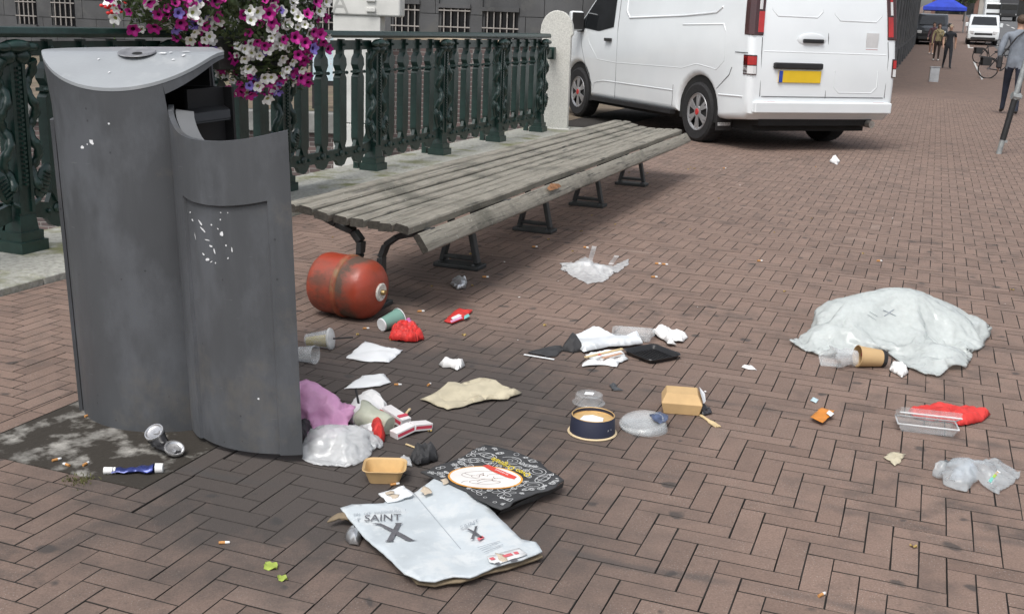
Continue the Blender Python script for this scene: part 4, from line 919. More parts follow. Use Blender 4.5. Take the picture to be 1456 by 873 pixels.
mb.add([(-S, -S, cz), (S, -S, cz), (S, S, cz), (-S, S, cz), (0, 0, cz + 1.0), (-S, -S, cz - .28), (S, -S, cz - .28), (S, S, cz - .28), (-S, S, cz - .28)], [(0, 1, 4), (1, 2, 4), (2, 3, 4), (3, 0, 4), (0, 5, 6, 1), (1, 6, 7, 2), (2, 7, 8, 3), (3, 8, 5, 0)]); ob('roof', mb, mat('canopy_blue', (.02, .05, .42), .6, var=.2, vs=2), t_)
for sx_ in (-1, 1):
    for sy_ in (-1, 1): mb = MB(); mb.tube([(sx_ * S * .97, sy_ * S * .97, 0), (sx_ * S * .97, sy_ * S * .97, cz)], .03, 8); ob('pole', mb, mat('tent_pole', (.3, .3, .3), .4, .5), t_)
HB = 190; zb = slope(HB)
def house(a, w_, wall, sign, label, h_=11):
    t = thing('shop_house', W(a, HB, zb - .3), YAW, label, 'house'); mb = MB(); mb.box((w_ / 2, 4, h_ / 2), (w_ - .05, 8, h_)); ob('wall', mb, wall, t)
    mb = MB(); mb.box((w_ / 2, -.03, 1.5), (w_ * .8, .06, 2.4)); sw_ = ob('shop_window', mb, M_GLASS, t)
    for k in range(4): mb = MB(); mb.box((w_ * (.1 + .8 * k / 3), -.08, 1.5), (.12, .06, 2.5)); ob('mullion', mb, M_BLK, sw_)
    mb = MB(); mb.box((w_ / 2, -.2, 3.1), (w_ * .85, .35, .55)); ob('shop_sign', mb, sign, t)
    for r in range(2):
        for k in range(3):
            mb = MB(); mb.box((w_ * (.2 + .3 * k), -.02, 5.0 + r * 3), (1.1, .05, 1.8)); wn = ob('window', mb, M_PANE, t); mb = MB(); mb.box((w_ * (.2 + .3 * k), -.04, 5.0 + r * 3), (.07, .06, 1.8)); ob('glazing_bar', mb, M_CLRL, wn)
    return t
M_RS = mat('sign_red', (.50, .05, .04), .5); M_WS2 = mat('sign_white', (.6, .6, .58), .5)
a_ = Lc(*AT(1352, 20, 175).xy)[0] - 3
for k, (w_, wl, sg_, lb) in enumerate(((7, (.16, .09, .07), M_WS2, 'brown brick shop house with a white sign closing the far street'), (8, (.35, .33, .30), M_RS, 'pale shop house with a red sign closing the far street'), (7, (.13, .075, .06), M_RS, 'dark red brick shop house with a red sign at the street end'), (9, (.20, .17, .15), M_WS2, 'grey brown shop house with a white sign at the street end'))):
    house(a_, w_, mat('house_wall_%d' % k, wl, .9, var=.2, vs=.5), sg_, lb, 11 + k % 3); a_ += w_
def tree(loc, h_, rc, label, seed):
    rr = random.Random(seed); t = thing('street_tree', loc, 0, label, 'tree'); mb = MB(); mb.tube([(0, 0, -.2), (.03, .02, h_ * .3), (0, .1, h_ * .6)], [.16, .12, .05], 8)
    for k in range(6): a = k * 1.05; mb.tube([(0, .03, h_ * (.3 + .04 * k)), (rc * .6 * math.cos(a), rc * .6 * math.sin(a), h_ * (.55 + .05 * k))], [.06, .02], 6)
    ob('trunk', mb, mat('bark', (.06, .05, .04), .9), t); mb = MB()
    cl = [(Vector((rr.gauss(0, rc * .42), rr.gauss(0, rc * .42), h_ * rr.uniform(.32, .95))), rc * rr.uniform(.25, .5)) for k in range(16)]
    for k in range(2400):
        c_, r_ = rr.choice(cl); p_ = c_ + Vector((rr.gauss(0, 1), rr.gauss(0, 1), rr.gauss(0, 1))).normalized() * r_ * rr.uniform(.5, 1); a = Vector((rr.gauss(0, 1), rr.gauss(0, 1), rr.gauss(0, 1))).normalized(); b = a.orthogonal().normalized(); s = rr.uniform(.08, .18)
        mb.add([p_ - a * s, p_ + b * s * .5, p_ + a * s, p_ - b * s * .5], [(0, 1, 2, 3)])
    ob('crown', mb, mat('tree_leaf', (.06, .085, .03), .7, var=.5, vs=3), t); return t
tree(GS(1370, 31), 5.2, 1.5, 'small green street tree beyond the blue canopy', 4)
# grey box on the paving, leaning steel post
q = GS(1327, 117); t_ = thing('utility_box', q, YAW + .1, 'small pale grey utility box alone on the paving', 'utility box')
mb = MB(); mb.box((0, 0, .22), (.27, .16, .44)); ob('housing', mb, mat('box_grey', (.42, .44, .46), .6), t_, bevel=.01); mb = MB(); mb.box((0, 0, .452), (.30, .19, .025)); ob('cap', mb, mat('box_grey2', (.36, .38, .40), .6), t_, bevel=.006)
mb = MB(); mb.box((.0, -.084, .22), (.2, .008, .34)); ob('hatch', mb, mat('box_grey', (.42, .44, .46), .6), t_)
q = G(1420, 219); t_ = thing('leaning_post', q, 0, 'leaning galvanised steel post with a black sleeve', 'post'); t_.rotation_euler = (0, math.radians(8), 0)
M_GALV = mat('galvanised', (.33, .35, .35), .5, .4, var=.25, vs=18)
mb = MB(); mb.tube([(0, 0, -.03), (0, 0, 1.9)], .032, 14); ob('tube', mb, M_GALV, t_, smooth=40)
mb = MB(); mb.tube([(0, 0, .17), (0, 0, .66)], .036, 14); ob('sleeve', mb, M_BLK, t_, smooth=40)
mb = MB(); mb.box((.04, 0, .70), (.05, .07, .05)); mb.tube([(-.045, 0, .70), (.05, 0, .70)], .045, 10); ob('clamp', mb, M_GALV, t_); mb = MB(); mb.box((.03, 0, .16), (.04, .06, .03)); ob('clamp', mb, M_GALV, t_)
# ------------------------------------------------------------------ bikes
def make_bike(loc, rotz, label, name='cargo_bike', box=True, group=None):
    t = thing(name, loc, rotz, label, 'bicycle', group); M_F = mat('bike_frame', (.02, .02, .022), .4); M_SP = mat('spoke', (.25, .25, .26), .4, .6)
    wl = ((-.55, .33), (.62 if not box else 1.25, .33 if not box else .25))
    for x, r in wl:
        Mw = T(x, 0, r) @ rx(PI / 2); mb = MB(); mb.tube([Mw @ Vector((r * math.cos(2 * PI * k / 28), r * math.sin(2 * PI * k / 28), 0)) for k in range(29)], .022, 8, False); wh = ob('wheel', mb, M_TYRE, t, smooth=50)
        mb = MB(); [mb.tube([Mw @ Vector((0, 0, .02 * (-1) ** k)), Mw @ Vector((r * math.cos(2 * PI * k / 16), r * math.sin(2 * PI * k / 16), 0))], .003, 4, False) for k in range(16)]; mb.tube([(x, -.04, r), (x, .04, r)], .03, 8); ob('spokes', mb, M_SP, wh)
        mb = MB(); mb.tube([Mw @ Vector(((r + .04) * math.cos(a), (r + .04) * math.sin(a), 0)) for a in [.3 + .22 * k for k in range(12)]], .016, 6); ob('mudguard', mb, M_F, wh)
    fx = wl[1][0]; mb = MB()
    for p_, q_ in (((-.55, 0, .33), (-.12, 0, .28)), ((-.12, 0, .28), (-.28, 0, .85)), ((-.55, 0, .33), (-.25, 0, .78)), ((-.12, 0, .28), (.34, 0, .72)), ((-.25, 0, .76), (.32, 0, .84)), ((.34, 0, .66), (.28, 0, 1.05))): mb.tube([p_, q_], .02, 8)
    if box: mb.tube([(.34, 0, .70), (.45, 0, .30), (1.1, 0, .28), (fx, 0, .25)], .022, 8)
    else: mb.tube([(.34, 0, .70), (.48, 0, .55), (fx, 0, .33)], .018, 8)
    ob('frame', mb, M_F, t, smooth=50)
    mb = MB(); mb.ell((-.29, 0, .90), (.14, .08, .04), 10, 6); ob('saddle', mb, M_BLK, t, smooth=60)
    mb = MB(); mb.tube([(.20, -.30, 1.06), (.28, -.1, 1.08), (.28, .1, 1.08), (.20, .30, 1.06)], .014, 8); ob('handlebar', mb, M_F, t, smooth=60)
    mb = MB(); mb.box((-.66, 0, .70), (.36, .16, .02)); mb.box((-.66, -.13, .56), (.3, .10, .26)); mb.box((-.66, .13, .56), (.3, .10, .26)); ob('pannier', mb, M_BLK, t, bevel=.02)
    if box:
        mb = MB(); mb.box((.78, 0, .53), (.72, .52, .42), taper=1.12); ob('cargo_box', mb, mat('cargo_black', (.025, .025, .027), .6), t, bevel=.03); mb = MB(); mb.box((.78, 0, .30), (.74, .5, .03)); ob('cargo_floor', mb, mat('cargo_alu', (.35, .36, .37), .4, .5), t)
    return t
def heading(u, v, u2, v2): a, b = GS(u, v), GS(u2, v2); return math.atan2(b.y - a.y, b.x - a.x)
make_bike(GS(1404, 112), -.12, 'black cargo bike with a low box parked beside the white line').location += Vector((.55, 0, 0))
make_bike(GS(1403, 91), -.05, 'black bicycle with panniers parked behind the cargo bike', 'bicycle', False).location += Vector((.2, 0, 0))
make_bike(GS(1393, 64.5), -.15, 'black bicycle lying across the front of the far white van', 'bicycle', False)
# ------------------------------------------------------------------ people
M_SKIN = mat('skin', (.42, .25, .18), .55, var=.1)
def person(loc, rotz, hgt, top, legs, shoes, label, stride=.18, arms='down', hair=(.03, .02, .015), bare=False, longhair=False, bag=None, jacket=False, legbare=False):
    k = hgt / 1.76; t = thing('person', loc, rotz, label, 'person'); V = {}; E = []; Rd = {}
    def v(n, x, y, z, r, r2=None): V[n] = (x, y, z); Rd[n] = (r, r2 or r)
    bw = 1.12 if jacket else 1.
    v('pel', 0, 0, .95, .125 * bw, .10); v('sp', 0, 0, 1.14, .125 * bw, .095); v('ch', 0, 0, 1.32, .145 * bw, .105); v('nk0', 0, .005, 1.46, .07); v('nk', 0, -.005, 1.53, .052); v('hd', 0, -.02, 1.60, .078, .088); v('ht', 0, -.005, 1.68, .075, .085)
    E += [('pel', 'sp'), ('sp', 'ch'), ('ch', 'nk0'), ('nk0', 'nk'), ('nk', 'hd'), ('hd', 'ht')]
    for s, nm in ((-1, 'l'), (1, 'r')):
        st = stride * s
        v('hp' + nm, s * .09, 0, .88, .088); v('kn' + nm, s * .095, -st * .5 - .03, .49, .062); v('an' + nm, s * .10, -st + (.06 if st < 0 else 0), .10 + (.03 if st < 0 else 0), .040); v('he' + nm, s * .10, -st + .03 + (.06 if st < 0 else 0), .045, .038); v('to' + nm, s * .115, -st - .15 + (.06 if st < 0 else 0), .035, .032)
        E += [('pel', 'hp' + nm), ('hp' + nm, 'kn' + nm), ('kn' + nm, 'an' + nm), ('an' + nm, 'he' + nm), ('an' + nm, 'to' + nm)]
        v('sh' + nm, s * .185 * bw, 0, 1.40, .066 * bw)
        if arms == 'fold' or (arms == 'one' and s > 0): el, wr = (s * .23, -.05, 1.15), (s * .10, -.24, 1.22)
        else: el, wr = (s * .25 * bw, .03 - st * -.25, 1.13), (s * .25 * bw, -.05 + st * .5, .90)
        v('el' + nm, *el, .050 * bw); v('wr' + nm, *wr, .033)
        d = Vector(wr) - Vector(el); d.normalize(); pa_ = Vector(wr) + d * .07; v('pm' + nm, *pa_, .034, .02); E += [('ch', 'sh' + nm), ('sh' + nm, 'el' + nm), ('el' + nm, 'wr' + nm), ('wr' + nm, 'pm' + nm)]
        sd_ = d.cross(Vector((1, 0, 0))).normalized()
        for i, (of, ln) in enumerate(((-.03, .065), (-.01, .08), (.01, .078), (.028, .06))):
            a = pa_ + sd_ * of; v('f%d%s' % (i, nm), *(a + d * ln * .6), .009); v('g%d%s' % (i, nm), *(a + d * ln + Vector((-s * .015, 0, 0))), .008); E += [('pm' + nm, 'f%d%s' % (i, nm)), ('f%d%s' % (i, nm), 'g%d%s' % (i, nm))]
        a = Vector(wr) + d * .035 - sd_ * .045; v('tb' + nm, *(a + d * .03), .011); E.append(('wr' + nm, 'tb' + nm))
    names = list(V); me = bpy.data.meshes.new('body'); me.from_pydata([Vector(V[n]) * k for n in names], [(names.index(a), names.index(b)) for a, b in E], [])
    o = bpy.data.objects.new('body', me); COL.objects.link(o); sm = o.modifiers.new('skin', 'SKIN'); sm.use_smooth_shade = True
    for i, n in enumerate(names): me.skin_vertices[0].data[i].radius = (Rd[n][0] * k, Rd[n][1] * k); me.skin_vertices[0].data[i].use_root = (n == 'pel')
    ss = o.modifiers.new('sub', 'SUBSURF'); ss.levels = 2; ss.render_levels = 2
    dg = bpy.context.evaluated_depsgraph_get(); dg.update(); me2 = bpy.data.meshes.new_from_object(o.evaluated_get(dg)); bpy.data.objects.remove(o); me2.name = 'body'
    me2.materials.clear()
    for m_ in (M_SKIN, top, legs, shoes): me2.materials.append(m_)
    for p_ in me2.polygons:
        c_ = p_.center / k; arm = abs(c_.x) > .165 * bw and c_.z > .75; z = c_.z; p_.use_smooth = True
        if arm: hand = (Vector(c_) - Vector(V['wrl' if c_.x < 0 else 'wrr'])).length < .03 or z < V['wrl' if c_.x < 0 else 'wrr'][2] - .0 and arms == 'down'; p_.material_index = 0 if (hand or (bare and z < 1.25)) else 1
        elif z > 1.50: p_.material_index = 0
        elif z > (.82 if jacket else .93): p_.material_index = 1
        elif z > .085: p_.material_index = 0 if (legbare and z < .62) else 2
        else: p_.material_index = 3
    ob('body', me2, None, t)
    hm = mat('hair_%02d' % int(hair[0] * 99), hair, .7, var=.4, vs=40); mb = MB(); mb.ell((0, .012 * k, 1.665 * k), (.087 * k, .098 * k, .088 * k), 14, 8); mb.v = [p_ for p_ in mb.v]
    if longhair: mb.ell((0, .06 * k, 1.55 * k), (.085 * k, .05 * k, .15 * k), 12, 8)
    mb.v = [(x, max(y, -.055 * k) if z < 1.70 * k else y, z) for x, y, z in mb.v]; ob('hair', mb, hm, t, smooth=70)
    mb = MB(); mb.ell((0, -.115 * k, 1.605 * k), (.012 * k, .018 * k, .02 * k), 8, 5); ob('nose', mb, M_SKIN, t, smooth=60)
    mb = MB(); [mb.ell((s * .032 * k, -.098 * k, 1.635 * k), (.014 * k, .008 * k, .008 * k), 8, 5) for s in (-1, 1)]; ob('eyes', mb, M_BLK, t)
    if bag:
        b_ = bpy.data.objects.new('shoulder_bag', None); COL.objects.link(b_); b_.location = t.location; b_.rotation_euler = t.rotation_euler; tag(b_, bag[1], 'bag'); s = bag[2]
        mb = MB(); mb.box((s * .27 * k, .02, .92 * k), (.09, .28, .24)); ob('bag_body', mb, bag[0], b_, bevel=.03); mb = MB(); mb.tube([(s * .26 * k, .1, 1.02 * k), (s * .05 * k, .15 * k, 1.36 * k), (-s * .10 * k, .09 * k, 1.50 * k), (-s * .11 * k, -.06 * k, 1.46 * k), (s * .05, -.16 * k, 1.3 * k), (s * .26 * k, -.06, 1.02 * k)], .014, 6); ob('strap', mb, bag[0], b_)
    return t
M_NAVY = mat('cloth_navy', (.018, .020, .026), .85, var=.3); M_JEAN = mat('cloth_jeans', (.012, .016, .030), .85, var=.3, vs=12); M_GREYJ = mat('jacket_greyblue', (.19, .215, .25), .75, var=.2, vs=9, bump=.6, bs=14); M_SHOE = mat('shoe_dark', (.03, .03, .03), .6); M_SHW = mat('shoe_white', (.65, .65, .63), .6)
M_BRN = mat('cloth_brown', (.028, .017, .014), .85, var=.3); M_TAN = mat('cloth_tan', (.30, .25, .14), .8, var=.3, vs=9); M_PNK = mat('cloth_plum', (.09, .045, .055), .85, var=.3); M_KH = mat('bag_dark', (.02, .02, .022), .6)
q = G(1433, 163); person(Vector((q.x, q.y, 0)), math.radians(160), 1.82, M_GREYJ, M_JEAN, M_SHOE, 'man in grey blue jacket and dark jeans walking away past the leaning post', .20, hair=(.07, .045, .03), jacket=True, bag=(M_KH, 'dark shoulder bag worn by the man in the grey jacket', 1))
q = GS(1345, 98); person(q, YAW + .15, 1.74, M_NAVY, M_NAVY, M_SHOE, 'person in black shirt and trousers walking with a cap of pale hair', .20, hair=(.35, .28, .2), bare=True)
q = GS(1330, 87); person(q, YAW, 1.72, M_TAN, M_BRN, M_SHW, 'person in tan top, brown trousers and white shoes walking towards the van', .10, hair=(.04, .02, .015), longhair=True, arms='one', bag=(M_TAN, 'tan shoulder bag carried by the person in brown trousers', 1))
q = GS(1323.5, 78); person(q, YAW - .1, 1.68, M_PNK, M_PNK, M_SHW, 'person in plum top with bare legs and white shoes, half hidden', .16, hair=(.03, .018, .012), longhair=True, legbare=True)
# ------------------------------------------------------------------ litter
def nz(x, y, z=0., s=1.): return noise.noise(Vector((x * s, y * s, z)))
def crease(x, y, seed, s):
    d, _ = noise.voronoi(Vector((x * s, y * s, seed)), distance_metric='DISTANCE'); return d[1] - d[0]
def seg_d(p, a, b):
    ab = b - a; t = max(0, min(1, (p - a).dot(ab) / max(1e-9, ab.length_squared))); return (p - a - ab * t).length
def crumple(name, outline, mt, hf, res=.02, seed=1, jit=.25, parent=None, thick=.0012, smooth=25, z0=.0015, px=True, label=None, cat=None, group=None, loc=None, zpx=0.):
    """a creased sheet or bag: outline on the ground (photo pixels), hf(x, y, d) gives its height, d = distance to the edge"""
    rr = random.Random(seed); pts = [G(u, v, zpx).xy.copy() if px else Vector((u, v)) for u, v in outline]; n = len(pts); dense = []
    for i in range(n):
        a, b = pts[i], pts[(i + 1) % n]; k = max(1, int((b - a).length / res)); nn = Vector((-(b - a).y, (b - a).x)).normalized() if (b - a).length > 0 else Vector((0, 0))
        for j in range(k): dense.append(a.lerp(b, j / k) + (nn * rr.uniform(-jit, jit) * res * .6 if j else Vector((0, 0))))
    xs, ys = [p.x for p in dense], [p.y for p in dense]; inner = []
    y = min(ys) + res / 2; row = 0
    def inside(p):
        c = False; m_ = len(dense)
        for i in range(m_):
            a, b = dense[i], dense[i - 1]
            if (a.y > p.y) != (b.y > p.y) and p.x < (b.x - a.x) * (p.y - a.y) / (b.y - a.y) + a.x: c = not c
        return c
    while y < max(ys):
        x = min(xs) + (row % 2) * res / 2
        while x < max(xs):
            p = Vector((x + rr.uniform(-.3, .3) * res, y + rr.uniform(-.3, .3) * res))
            if inside(p) and min((p - q).length for q in dense) > res * .45: inner.append(p)
            x += res
        y += res * .87; row += 1
    vs, es, fs, *_ = delaunay_2d_cdt(dense + inner, [], [list(range(len(dense)))], 1, 1e-6)
    cx, cy = sum(xs) / len(xs), sum(ys) / len(ys); m_ = len(dense); v3 = []
    for p in vs:
        d = min(seg_d(p, dense[i], dense[(i + 1) % m_]) for i in range(m_)); v3.append((p.x - cx, p.y - cy, z0 + max(0, hf(p.x, p.y, d))))
    mb = MB(); mb.v = v3; mb.f = [tuple(f) for f in fs]
    me = bpy.data.meshes.new(name); me.from_pydata(mb.v, [], mb.f); me.materials.append(mt)
    for p in me.polygons: p.use_smooth = True
    me.set_sharp_from_angle(angle=math.radians(smooth))
    o = bpy.data.objects.new(name, me); COL.objects.link(o)
    if parent: o.parent = parent
    o.location = loc or (cx, cy, 0)
    if thick: s = o.modifiers.new('thickness', 'SOLIDIFY'); s.thickness = thick; s.offset = 1
    if label: tag(o, label, cat, group)
    return o
def paper_h(seed, amp=.012, s=9., lift=0., flat=.02):
    def f(x, y, d):
        h = abs(nz(x, y, seed, s)) * amp * 1.3 + crease(x, y, seed, s * 1.1) * amp * 1.2 + lift * (.5 + nz(x, y, seed + 5, s * .4))
        return h * min(1, .35 + d / flat)
    return f
def bag_h(seed, H_, R0, amp=.02, s=10., cx=None, skew=None):
    def f(x, y, d):
        b = min(1, d / R0); b = math.sqrt(max(0, 1 - (1 - b) ** 2)); h = H_ * b * (.72 + .5 * nz(x, y, seed, s * .35))
        if skew: h *= skew(x, y)
        h += amp * (abs(nz(x, y, seed + 2, s)) * 1.2 - .45 * crease(x, y, seed, s) * 2) * (.25 + b)
        h += amp * .5 * abs(nz(x, y, seed + 9, s * 2.7))
        return h + .002
    return f
def film_h(seed, H_, R0, rid=.014, s=7., skew=None):
    """thin plastic: a smooth dome crossed by sharp narrow folds"""
    def f(x, y, d):
        b = min(1, d / R0); b = math.sqrt(max(0, 1 - (1 - b) ** 2)); h = H_ * b * (.85 + .3 * nz(x, y, seed, s * .3))
        if skew: h *= skew(x, y)
        wx, wy = x + .05 * nz(x, y, seed + 3, s * .8), y + .05 * nz(x, y, seed + 4, s * .8)
        r1 = (1 - abs(nz(wx * 1.0, wy * 2.2, seed + 5, s))) ** 9; r2 = (1 - abs(nz(wx * 2.4 + wy, wy - wx, seed + 6, s * .8))) ** 9; r3 = (1 - abs(nz(wx, wy, seed + 7, s * 2.6))) ** 7
        return h + rid * (r1 + .8 * r2 + .45 * r3) * (.35 + .65 * b) + .002
    return f
def drape(name, outline, lumps, mt, label, cat, grow=1.1, shrink=-.12, res=.02, seed=1, frames=34, drop=.03, bend=.02, thick=.0006, puff=0.):
    """thin film dropped over the things inside it by a short cloth run, then frozen as a mesh"""
    o = crumple(name, outline, mt, lambda x, y, d: 0., res, seed, .2, None, 0, 60, 0.)
    me = o.data; c0 = Vector(o.location); rr = random.Random(seed); top = max([l[0][2] + l[1][2] for l in lumps] + [.01])
    for v in me.vertices: v.co.x *= grow; v.co.y *= grow; v.co.z = top + drop + rr.uniform(0, .004)
    if puff:                                        # a closed bag: a second skin below, sewn along the edge
        bm = bmesh.new(); bm.from_mesh(me); rim_ = {v.index for e_ in bm.edges if e_.is_boundary for v in e_.verts}; bm.verts.ensure_lookup_table(); low = {}
        fs0 = [[v.index for v in f.verts] for f in bm.faces]; vs0 = list(bm.verts)
        for v in vs0: low[v.index] = v if v.index in rim_ else bm.verts.new(v.co - Vector((0, 0, .006)))
        for f in fs0: bm.faces.new([low[i] for i in reversed(f)])
        bmesh.ops.recalc_face_normals(bm, faces=bm.faces); bm.to_mesh(me); bm.free()
    COL.objects.unlink(o); tmp = bpy.data.scenes.new('cloth_run'); tmp.collection.objects.link(o); cols = []
    mb = MB(); mb.box((c0.x, c0.y, -.05), (4, 4, .1))
    for (c, r) in lumps: mb.ell(Vector((c[0], c[1], c[2])), r, 18, 10)
    cm = meshof('collider', mb); co = bpy.data.objects.new('collider', cm); tmp.collection.objects.link(co); cs = co.modifiers.new('c', 'COLLISION'); co.collision.thickness_outer = .003; co.collision.cloth_friction = 20
    cl = o.modifiers.new('cloth', 'CLOTH'); s = cl.settings; s.quality = 6; s.mass = .08; s.tension_stiffness = 12; s.compression_stiffness = 12; s.shear_stiffness = 6; s.bending_stiffness = bend; s.shrink_min = shrink; s.air_damping = 3
    if puff: s.use_pressure = True; s.uniform_pressure_force = puff
    cl.collision_settings.distance_min = .003; cl.collision_settings.collision_quality = 3; cl.point_cache.frame_start = 1; cl.point_cache.frame_end = frames + 2; tmp.frame_start = 1; tmp.frame_end = frames + 2
    for f in range(1, frames + 1): tmp.frame_set(f)
    dg = tmp.view_layers[0].depsgraph; dg.update(); nm = bpy.data.meshes.new_from_object(o.evaluated_get(dg)); nm.name = name
    bpy.data.objects.remove(co); o2 = bpy.data.objects.new(name, nm); n0 = o.name; bpy.data.objects.remove(o); o2.name = name; COL.objects.link(o2); o2.location = c0; bpy.data.scenes.remove(tmp)
    for p in nm.polygons: p.use_smooth = True
    for v in nm.vertices: v.co.z = max(.001, v.co.z)
    if thick: sm = o2.modifiers.new('thickness', 'SOLIDIFY'); sm.thickness = thick
    print(name, 'height', max(v.co.z for v in nm.vertices)); return tag(o2, label, cat)
def lump(u, v, rx_, ry_, rz_, zc=None): p = G(u, v); return ((p.x, p.y, rz_ * .8 if zc is None else zc), (rx_, ry_, rz_))
M_PAPER = mat('white_paper', (.72, .74, .75), .85, var=.07, vs=8, bump=.3, bs=40); M_TISSUE = mat('tissue', (.78, .78, .77), .9, var=.05); M_CREAM = mat('cream_paper', (.50, .45, .33), .85, var=.16, vs=14, dirt=(.33, .28, .19), ds=9, dk=.58, bump=.3)
M_KRAFT = mat('kraft_card', (.52, .35, .17), .8, var=.12, vs=12); M_KRAFTI = mat('kraft_inside', (.56, .37, .16), .7, var=.18, vs=10, dirt=(.30, .17, .06), ds=12, dk=.60); M_CARDB = mat('cardboard_brown', (.20, .155, .10), .9, var=.25, vs=30)
M_PLA = mat('clear_plastic', (.70, .73, .74), .12, var=.05, clear=.76, spec=.7); M_FILM = mat('plastic_film', (.88, .90, .91), .14, var=.04, transl=.3, clear=.52, spec=.9, bump=.6, bs=45); M_BAGW = mat('milky_bag', (.80, .84, .83), .20, var=.06, vs=5, transl=.35, clear=.46, spec=.8, bump=.35, bs=22); M_PINK = mat('pink_film', (.92, .50, .78), .35, var=.08, vs=8, transl=.12, clear=.20, bump=.8, bs=40)
M_REDP = mat('red_paper', (.55, .035, .03), .7, var=.18, vs=16); M_BLKP = mat('black_paper', (.035, .035, .037), .75, var=.25, vs=20); M_ORG = mat('orange_pack', (.60, .22, .03), .5, var=.15, vs=20); M_STICK = mat('wooden_stick', (.62, .48, .27), .75, var=.15, vs=30); M_FILT = mat('butt_filter', (.52, .25, .08), .8, var=.25, vs=90); M_GREENL = mat('fresh_leaf', (.30, .38, .07), .6, var=.3, vs=25)
M_FOIL = mat('foil', (.55, .56, .57), .28, .75, var=.3, vs=30)
def flatbar(name, p, q, w_, th, mt, label, cat, z=.004, group=None, parent=None):
    a, b = G(*p, z), G(*q, z); c = (a + b) / 2; d = (b - a); mb = MB(); mb.box((0, 0, 0), (d.length, w_, th)); o = ob(name, mb, mt, parent, bevel=min(w_, th) * .25, loc=Vector((c.x, c.y, z))); o.rotation_euler = (0, 0, math.atan2(d.y, d.x)); return tag(o, label, cat, group) if label else o
def place_text(s, p, q, hpx, z, mt, parent, name='lettering', sx=1., conv=None, stroke=0., shear=0.):
    """lettering lying on a surface: baseline from pixel p to pixel q, height to pixel hpx (point above p)"""
    me = text_mesh(s, 1.); xs = [v.co.x for v in me.vertices]; ys = [v.co.y for v in me.vertices]; x0, x1, y1 = min(xs), max(xs), max(ys)
    A_, B2, C2 = G(*p, z), G(*q, z), G(*hpx, z)
    for v in me.vertices:
        fx, fy = (v.co.x - x0) / (x1 - x0), v.co.y / y1; P_ = A_ + (B2 - A_) * fx + (C2 - A_) * fy; P_.z = z; 
        if conv: P_ = conv(P_)
        v.co = P_ - parent.location if parent else P_
    me.materials.append(mt); return ob(name, me, None, parent)
# --- flattened wine carton, printed SAINT X
M_CART = mat('pale_carton', (.47, .515, .54), .75, var=.12, vs=9, dirt=(.56, .59, .60), ds=14, dk=.5, bump=.2, bs=60); M_GREYT = mat('print_grey', (.10, .10, .11), .8, var=.3, vs=50); M_PTXT = mat('print_faint', (.30, .33, .36), .8); M_PRED = mat('print_red', (.55, .12, .14), .8); M_TORN = mat('torn_layer', (.52, .44, .34), .9, var=.2, vs=30)
CZ = .030
cart = thing('wine_carton', (*G(620, 760).xy, 0), 0, 'flattened pale blue wine carton printed SAINT X on the paving', 'cardboard box')
FA, FB = G(588, 699, CZ).xy, G(665, 800, CZ).xy
def cart_z(x, y, d): return CZ + .002 * nz(x, y, 3, 6) - .009 * max(0, 1 - seg_d(Vector((x, y)), FA, FB) / .09)
def panel(name, pl_, mt, zf, th, par, seed=3, res=.03, jit=.3, zp=None):
    o = crumple(name, pl_, mt, zf, res, seed, jit, None, 0, 20, 0, zpx=(CZ if par.name.startswith('wine') else .04) if zp is None else zp); s = o.modifiers.new('thickness', 'SOLIDIFY'); s.thickness = th; s.offset = -1; o.parent = par; o.location = o.location - par.location; return o
panel('back_sheet', [(492, 735), (560, 790), (592, 826), (618, 831), (655, 827), (690, 815), (764, 793), (772, 790), (650, 690), (560, 716), (520, 726)], M_CARDB, lambda x, y, d: .014 + .005 * nz(x, y, 2, 7), .005, cart, 5, zp=.016)
top = panel('front_sheet', [(484, 722), (500, 717), (545, 715), (551, 711), (588, 697), (640, 667), (648, 674), (741, 766), (762, 770), (771, 783), (742, 795), (703, 804), (668, 819), (645, 818), (618, 826), (596, 824), (575, 815), (562, 803), (545, 786), (520, 765), (506, 748)], M_CART, cart_z, .004, cart, 7, .018, .16)
panel('torn_flap', [(538, 703), (574, 692), (586, 701), (588, 704), (565, 713), (551, 716)], M_PAPER, lambda x, y, d: .034 + .003 * nz(x, y, 2, 20), .004, cart, 9, .015)
panel('loose_edge', [(465, 737), (470, 733), (486, 727), (500, 731), (500, 736), (482, 734)], M_CARDB, lambda x, y, d: .026 + .01 * nz(x, y, 4, 30), .004, cart, 11, .012)
panel('torn_patch', [(547, 704), (556, 701), (561, 702), (560, 705), (550, 707)], M_TORN, lambda x, y, d: .0385, .0005, cart, 12, .012, .6)
for pl_ in ([(597, 700), (603, 693), (610, 696), (614, 703), (604, 706)], [(626, 684), (634, 681), (638, 688), (630, 691)], [(547, 711), (557, 705), (568, 705), (566, 709), (551, 713)], [(703, 788), (716, 790), (722, 799), (715, 801), (708, 796)]):
    panel('torn_patch', pl_, M_TORN, lambda x, y, d: CZ + .0052, .0005, cart, 13, .010, .7)
panel('print_label', [(692, 793), (738, 781), (750, 790), (708, 804), (696, 801)], mat('label_white', (.66, .67, .67), .7), lambda x, y, d: CZ + .0048, .0004, cart, 14, .02, .1)
for a, b, w_, mt_ in (((697, 794.5), (703, 793), .012, M_PRED), ((716, 790.5), (728, 787), .012, M_PRED), ((727, 797), (735, 794.5), .013, M_GREYT), ((705, 801), (711, 800), .010, M_GREYT), ((731, 786), (737, 785), .012, M_PRED)):
    o = flatbar('print_bar', a, b, w_, .0006, mt_, None, None, CZ + .0066); o.parent = cart; o.location = o.location - cart.location
tz = CZ + .0048
